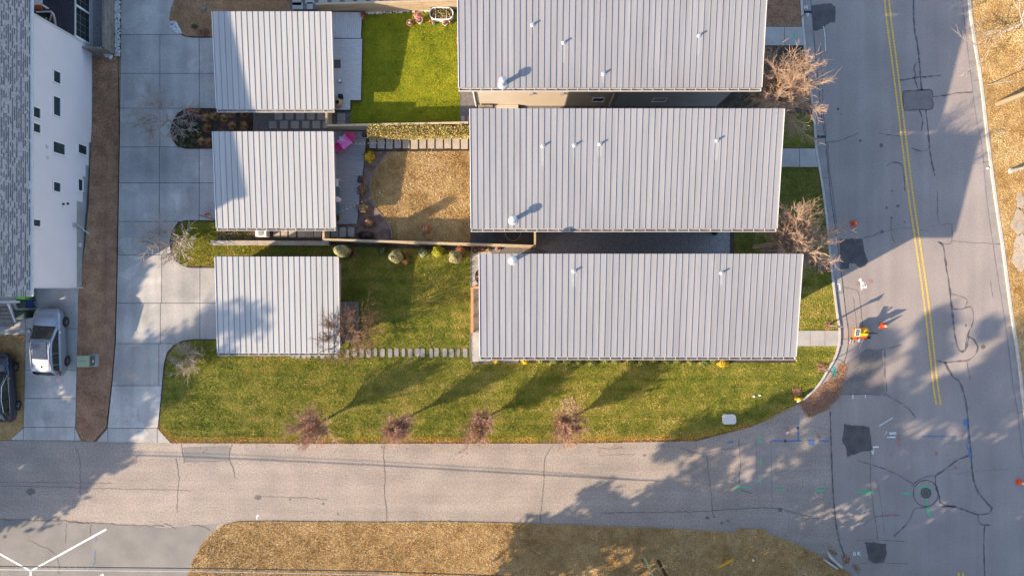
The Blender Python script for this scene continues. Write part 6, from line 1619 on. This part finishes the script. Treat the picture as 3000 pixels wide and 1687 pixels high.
# concrete kerb stones at the lower right corner
for i, (P, lab) in enumerate((([(2412, 1640), (2417, 1637), (2456, 1663), (2452, 1668)], 'pale loose kerb stone on the verge corner'), ([(2424, 1620), (2430, 1617), (2440, 1632), (2470, 1660), (2464, 1664), (2432, 1636)], 'second bent kerb stone beside the street corner'))):
    o = MB().prism(W(P, .16), .0, .16).build('kerb_stone', m_kerb, loc=at(*P[0])); tag(o, lab, 'kerb')
ramp = sheet('kerb_ramp', [(2432, 1628), (2452, 1622), (2490, 1655), (2520, 1690), (2470, 1690)], 0.03, m_gutter, thick=.04)

# utility poles on the right verge
p = at(2921, 305, .1); up_ = thing('utility_pole', 'wooden utility pole leaning out past the right edge', 'pole', tuple(p))
MB().tube([p, p + Vector((0, 0, 9))], [.17, .13], 12).build('pole', m_post_wood, up_)
MB().tube([p + Vector((.16, -.08, .0)), p + Vector((.15, -.08, 5))], .05, 8).build('conduit', m_steel, up_)
g0 = at(2893, 249, .1)
MB().tube([g0, g0 + (p + Vector((0, 0, 7.5)) - g0) * .28], .035, 6).build('guy_guard', m_steel, up_)
MB().tube([g0 + (p + Vector((0, 0, 7.5)) - g0) * .28, p + Vector((0, 0, 7.5))], .012, 5).build('guy_wire', m_steel, up_)
p = at(2960, 501, .1); lp = thing('lamp_pole', 'grey metal pole on the right verge below the wooden one', 'pole', tuple(p))
MB().tube([p, p + Vector((0, 0, 7))], [.11, .08], 12).build('pole', m_steel, lp); MB().lathe(p, [(.2, 0), (.2, .08), (.12, .1)], 12).build('base', m_kerb, lp)
# overhead cables above the lower verge
def cable(label, pts, r):
    P = [at(x, y, z) for x, y, z in pts]
    Q = []
    for i in range(len(P) - 1):
        for k in range(6): Q.append(P[i].lerp(P[i + 1], k / 6))
    Q.append(P[-1]); o = MB().tube(Q, r, 6).build('overhead_cable', m_zinc if r < .02 else m_cable, loc=P[0]); tag(o, label, 'cable'); return o
cb = cable('dark beaded overhead cable along the bottom of the picture', [(-300, 1656, 5.6), (0, 1658, 5.5), (600, 1664, 5.2), (1100, 1672, 4.9), (1500, 1687, 4.8), (2200, 1720, 4.9)], .035)
mb = MB()
for i in range(14): q = at(50 + i * 17.5, 1660 + i * .18, 5.44); mb.lathe(q + Vector((0, 0, .0)), [(.02, 0), (.035, .03), (.02, .06)], 6)
ORG[cb] = ORG[cb]; mb.build('bead', m_bulb, cb)
cable('thin pale overhead cable just below the beaded one', [(-300, 1666, 5.9), (0, 1667, 5.8), (600, 1673, 5.5), (1100, 1682, 5.2), (1500, 1700, 5.0)], .018)

# ------------------------------------------------------------------ garden furniture and small things
DZ = .25
# pink table, chairs
p = at(1009, 416, .98); tb = thing('garden_table', 'square bright pink table on the grey deck', 'table', (p.x, p.y, DZ), R(41), local=True)
MB().loft([[(x * .38, y * .38, z) for x, y in ((-.96, -1), (.96, -1), (1, -.96), (1, .96), (.96, 1), (-.96, 1), (-1, .96), (-1, -.96))] for z in (.70, .735)]).build('tabletop', m_pink, tb)
for sx in (-1, 1):
    for sy in (-1, 1): MB().beam((sx * .32, sy * .32, 0), (sx * .32, sy * .32, .70), .05, .05).build('leg', m_pink, tb)
def chair(label, px, py, rz):
    p = at(px, py, .7); t = thing('garden_chair', label, 'chair', (p.x, p.y, DZ), rz, local=True, group='pink chairs at the pink table')
    P = [(-.25, .22), (-.25, -.05), (-.2, -.2), (-.08, -.26), (.08, -.26), (.2, -.2), (.25, -.05), (.25, .22)]
    MB().prism(P, .42, .45).build('seat', m_pink2, t)
    arc = [(-.27, .12), (-.27, -.06), (-.21, -.22), (-.08, -.29), (.08, -.29), (.21, -.22), (.27, -.06), (.27, .12)]
    zz = [.62, .66, .76, .80, .80, .76, .66, .62]
    MB().loft([[(x, y, .45), (x * .9, y * .9, .45), (x * 1.02, y * 1.02, z), (x * 1.12, y * 1.12, z)] for (x, y), z in zip(arc, zz)]).build('backrest', m_pink2, t)
    for sx in (-1, 1):
        for sy in (-1, 1): MB().beam((sx * .2, sy * .17, 0), (sx * .19, sy * .16, .42), .04, .04).build('leg', m_pink2, t)
chair('pink chair at the upper right of the pink table', 1030, 400, R(-42))
chair('pink chair at the lower left of the pink table', 991, 434, R(140))
p = at(1002, 408, 1.0); o = MB().hexa([(p.x - .22, p.y + .12, .99), (p.x - .10, p.y + .20, .99), (p.x + .22, p.y - .08, .99), (p.x - .08, p.y - .20, .99)][::-1], [(p.x - .20, p.y + .11, 1.02), (p.x - .10, p.y + .18, 1.03), (p.x + .20, p.y - .08, 1.01), (p.x - .08, p.y - .18, 1.02)][::-1]).build('folded_towel', m_towel, loc=(p.x, p.y, .99)); tag(o, 'folded striped grey green towel on the pink table', 'towel')
# string lights
def string_lights(label, a, b, n, za, zb):
    pa, pb = at(*a, za), at(*b, zb); root = thing('string_lights', label, 'string lights', tuple(pa))
    Q = [pa.lerp(pb, t) - Vector((0, 0, .25 * math.sin(PI * t))) for t in np.linspace(0, 1, 24)]
    MB().tube(Q, .006, 4).build('wire', m_cable, root)
    for i in range(n):
        t = (i + .3) / n; q = pa.lerp(pb, t) - Vector((0, 0, .25 * math.sin(PI * t) + .06)); MB().lathe(q, [(.010, .06), (.026, .02), (.022, -.015), (.006, -.035)][::-1], 7).build('bulb', m_bulb, root)
string_lights('white bulb string over the pink table to the paver path', (978, 420), (1180, 415), 17, 2.3, 2.3)
string_lights('bulb string slanting over the dark bed to the tan lawn', (978, 628), (1142, 550), 15, 2.3, 2.3)
# seats on the grey deck half under the eave
p = at(982, 536, .7); ch = thing('garden_chair', 'white metal garden chair half under the middle garage eave', 'chair', (p.x, p.y, DZ))
x, y = p.x, p.y
MB().prism([(x - .25, y - .24), (x + .22, y - .24), (x + .22, y + .24), (x - .25, y + .24)], .68, .70).build('seat', m_white, ch)
for s in (-1, 1):
    MB().tube([(x - .25, y + s * .25, .25), (x - .25, y + s * .25, .95), (x + .26, y + s * .25, .95), (x + .26, y + s * .25, .25)], .02, 6).build('arm', m_white, ch)
MB().tube([(x + .26, y - .25, .95), (x + .26, y + .25, .95)], .02, 6).build('back_bar', m_white, ch)
p = at(987, 584, .7); o = MB().lathe((p.x, p.y, DZ), [(.14, 0), (.19, .05), (.17, .25), (.2, .44), (.18, .46)], 20).build('garden_stool', m_white, loc=(p.x, p.y, DZ)); tag(o, 'round white ceramic stool on the grey deck', 'stool')
for i, (py, lab) in enumerate(((562, 'upper teal metal chair under the middle garage eave'), (616, 'lower teal metal chair under the middle garage eave'))):
    p = at(984, py, .7); t = thing('garden_chair', lab, 'chair', (p.x, p.y, DZ)); x, y = p.x, p.y
    MB().prism([(x - .3, y - .26), (x + .2, y - .3), (x + .24, y), (x + .2, y + .3), (x - .3, y + .26)], .62, .65).build('seat', m_teal, t)
    MB().hexa([(x - .32, y - .26, .65), (x - .26, y - .26, .65), (x - .26, y + .26, .65), (x - .32, y + .26, .65)], [(x - .42, y - .24, 1.1), (x - .38, y - .24, 1.1), (x - .38, y + .24, 1.1), (x - .42, y + .24, 1.1)]).build('backrest', m_teal, t)
    for sx in (-.26, .18):
        for sy in (-.22, .22): MB().beam((x + sx, y + sy, DZ), (x + sx, y + sy, .62), .03, .03).build('leg', m_teal, t)
def pot(label, px, py, r, h, m, cols, n, seed, z0=.1, plant_r=1.1, plant_h=.25, name='flower_pot', tall=0.0):
    p = at(px, py, z0); root = thing(name, label, 'pot', tuple(p))
    MB().lathe(p, [(r * .72, 0), (r * .95, h * .9), (r * 1.05, h * .92), (r * 1.05, h), (r * .9, h), (r * .86, h - .05)], 18).build('pot', m, root, sm=False)
    MB().lathe(p, [(r * .84, h - .08), (r * .84, h - .04)], 14).build('soil', m_mulch, root)
    c, d = blob((p.x, p.y, z0 + h + plant_h * .4 + tall), (r * plant_r, r * plant_r, plant_h * .6), n, seed, .2)
    leaf_mesh('plant', c, d, .05, cols, m_leaf, root, seed, flat=.5)
pot('dark round fire bowl planter at the grey deck corner', 988, 640, .26, .35, m_terra, DKGREEN, 120, 201, z0=.25)
pot('low round pot with pale succulents on the bright lawn', 1203, 72, .23, .30, m_terra, [(.48, .34, .28), (.55, .42, .33)], 200, 202, plant_r=.8, plant_h=.12)
pot('pale pot with a red leaved bush on the bright lawn', 1231, 66, .22, .42, m_pot_w, [(.55, .20, .17), (.62, .28, .24), (.42, .13, .12)], 700, 203, plant_r=1.9, plant_h=.7, tall=.25)
pot('small orange pot left of the white trough', 1263, 70, .11, .22, m_terra, REDL, 60, 204, plant_r=.8)
pot('small turquoise pot with a tan plant below the white trough', 1271, 72, .12, .24, mat('turquoise_glaze', (.10, .45, .46), rough=.4), TUFT, 140, 205, plant_r=1.0)
pot('pale rimmed pot with red stems below the white trough', 1305, 72, .18, .28, m_pot_w, REDL, 140, 206, plant_r=.8)
pot('small orange pot right of the white trough', 1319, 70, .13, .24, m_terra, RUST, 90, 207, plant_r=.8)
pot('large planter pot at the fence end beside the lowest house', 1393, 733, .26, .38, m_terra, TUFT + DKGREEN, 260, 208, plant_r=.8)
pot('orange pot with rusty plant behind the lowest house corner', 1416, 731, .19, .32, m_terra, RUST + REDL, 180, 209, plant_r=.8)
pot('small pot with green spiky plant behind the lowest house corner', 1433, 732, .13, .25, m_terra, LIMEL + TUFT, 150, 210, plant_r=1.2)
pot('pale rimmed orange pot right of the spiky plant', 1459, 730, .17, .30, m_pot_w, RUST, 140, 211, plant_r=.8)
pot('small dark pot against the dark gravel wall', 2090, 682, .2, .3, m_black, DKGREEN, 120, 212, plant_r=.9)
# troughs
def trough(label, px0, px1, py0, py1, h, m, z0=.1, bar=True, cols=None, seed=1):
    a, b = at(px0, py1, h), at(px1, py0, h); cx, cy = (a.x + b.x) / 2, (a.y + b.y) / 2; w, d = abs(b.x - a.x) / 2, abs(b.y - a.y) / 2
    root = thing('planter_trough', label, 'planter', (cx, cy, z0)); r = min(w, d); ex = w - r; ey = d - r
    def ring(k, z):
        P = []
        for i in range(28):
            t = 2 * PI * i / 28; P.append((cx + math.copysign(ex, math.cos(t)) * (abs(math.cos(t)) > 1e-6) + math.cos(t) * (r + k), cy + math.copysign(ey, math.sin(t)) * (abs(math.sin(t)) > 1e-6) + math.sin(t) * (r + k), z))
        return P
    MB().loft([ring(-.02, z0), ring(0, h), ring(.03, h), ring(.03, h + .03), ring(-.03, h + .03), ring(-.04, h - .15)], caps=True).build('trough', m, root)
    MB().loft([ring(-.05, h - .16), ring(-.05, h - .10)]).build('soil', m_mulch, root)
    if bar:
        for k in (-.5, .45): MB().box(cx + w * k - .02, cx + w * k + .02, cy - d, cy + d, h - .02, h + .01).build('brace', m, root)
    rr = np.random.default_rng(seed); n = 420; c = np.stack([rr.uniform(cx - w * .85, cx + w * .85, n), rr.uniform(cy - d * .75, cy + d * .75, n), rr.uniform(h - .12, h + .12, n)], 1)
    leaf_mesh('plants', c, np.tile([0, 0, 1.0], (n, 1)), .06, cols, m_leaf, root, seed, flat=.4)
trough('white oval trough planter full of dry plants on the bright lawn', 1259, 1327, 23, 58, .65, m_white, cols=[(.30, .34, .10), (.45, .28, .13), (.36, .2, .09), (.16, .2, .07)], seed=220)
trough('dark rimmed oval trough of brown plants beside the lowest house', 1390, 1438, 784, 836, .6, m_zinc, bar=False, cols=[(.36, .17, .1), (.28, .13, .08)], seed=221)
# basket, black box and lantern on the pale deck
p = at(988, 300, .9); bk = thing('wicker_basket', 'large round wicker basket at the pale deck corner', 'basket', (p.x, p.y, .40))
MB().lathe((p.x, p.y, .40), [(.22, 0), (.32, .2), (.30, .42), (.16, .55), (.14, .56), (.13, .45)], 20).build('basket', m_straw_basket, bk, sm=True)
MB().lathe((p.x, p.y, .40), [(.11, .46), (.11, .5)], 12).build('opening', m_black, bk)
p = at(998, 282, .7); o = MB().box(p.x - .17, p.x + .12, p.y - .13, p.y + .13, .40, .72).build('storage_box', m_black, loc=(p.x, p.y, .40)); tag(o, 'black box beside the wicker basket', 'box')
p = at(995, 238, .6); ln = thing('lantern', 'small white topped lantern on the pale deck', 'lantern', (p.x, p.y, .40)); MB().lathe((p.x, p.y, .40), [(.09, 0), (.09, .02), (.07, .02), (.07, .24)], 12).build('body', m_glass, ln); MB().lathe((p.x, p.y, .40), [(.1, .24), (.1, .28), (.03, .33)], 12).build('cap', m_white, ln)
p = at(1066, 395, .5); o = MB().box(p.x - .13, p.x + .13, p.y - .13, p.y + .13, .1, .5).build('planter_box', mat('maroon', (.10, .03, .03), rough=.6), loc=(p.x, p.y, .1)); tag(o, 'small maroon planter box at the hedge end', 'planter')
# air conditioning unit
p = at(765, 682, .8); ac = thing('air_conditioner', 'white air conditioning unit below the middle garage eave', 'air conditioner', (p.x, p.y, .1))
MB().box(p.x - .38, p.x + .36, p.y - .26, p.y + .26, .1, .82).build('casing', m_white, ac)
MB().lathe((p.x, p.y, .82), [(.22, 0), (.22, .012), (.05, .02)], 20).build('fan_grille', m_fascia, ac)
# child's bike things near the garage
rk = thing('rake', 'dark handled rake with red and yellow bits leaning at the middle garage', 'rake', tuple(at(610, 635, .1)))
MB().tube([at(583, 630, .15), at(635, 645, .5)], .02, 6).build('handle', m_black, rk); MB().beam(at(600, 629, .2), at(613, 626, .2), .1, .05).build('head', m_sign_red, rk); MB().beam(at(612, 634, .25), at(620, 636, .25), .08, .05).build('grip', m_hyd, rk)
p = at(573, 697, .1); o = MB().lathe(p, [(.1, 0), (.1, .5), (.05, .56)], 12).build('garden_bollard', m_pot_w, loc=p); tag(o, 'short pale round bollard light beside the grassy corner', 'light')
p = at(600, 30, .1); o = MB().lathe(p, [(.1, 0), (.12, .16), (.06, .24)], 12).build('sprinkler_box', m_teal, loc=p); tag(o, 'small green cap in the brown lawn at the top', 'cap')
# paver steps beyond the top fence
tpav = sheet('gravel_path', [(850, -80), (1345, -80), (1345, 22), (850, 30)], 0.097, m_gravel, thick=.03)
for i in range(12): paver(tpav, 870 + i * 38, -1 - (i % 2) * 3, 26, 34, m_paver)
paver(tpav, 872, 18, 30, 20, m_paver); paver(tpav, 908, 18, 18, 20, m_paver)
# hose loop on the dark deck
Q = [at(1503 + 24 * math.cos(t), 676 + 30 * math.sin(t), .2) for t in np.linspace(-.3, PI + .3, 16)]
o = MB().tube(Q, .015, 6).build('garden_hose', m_wood_p, loc=Q[0]); tag(o, 'tan hose loop on the dark deck strip', 'hose')
# play mat: fire pit ring on the tan lawn
Q = [at(1258 + 17 * math.cos(t), 684 + 18 * math.sin(t), .14) for t in np.linspace(-.4, 3.6, 20)]
o = MB().tube(Q, .012, 5).build('edging_ring', m_black, loc=Q[0]); tag(o, 'thin dark ring edging below the reddish bush on the tan lawn', 'edging')
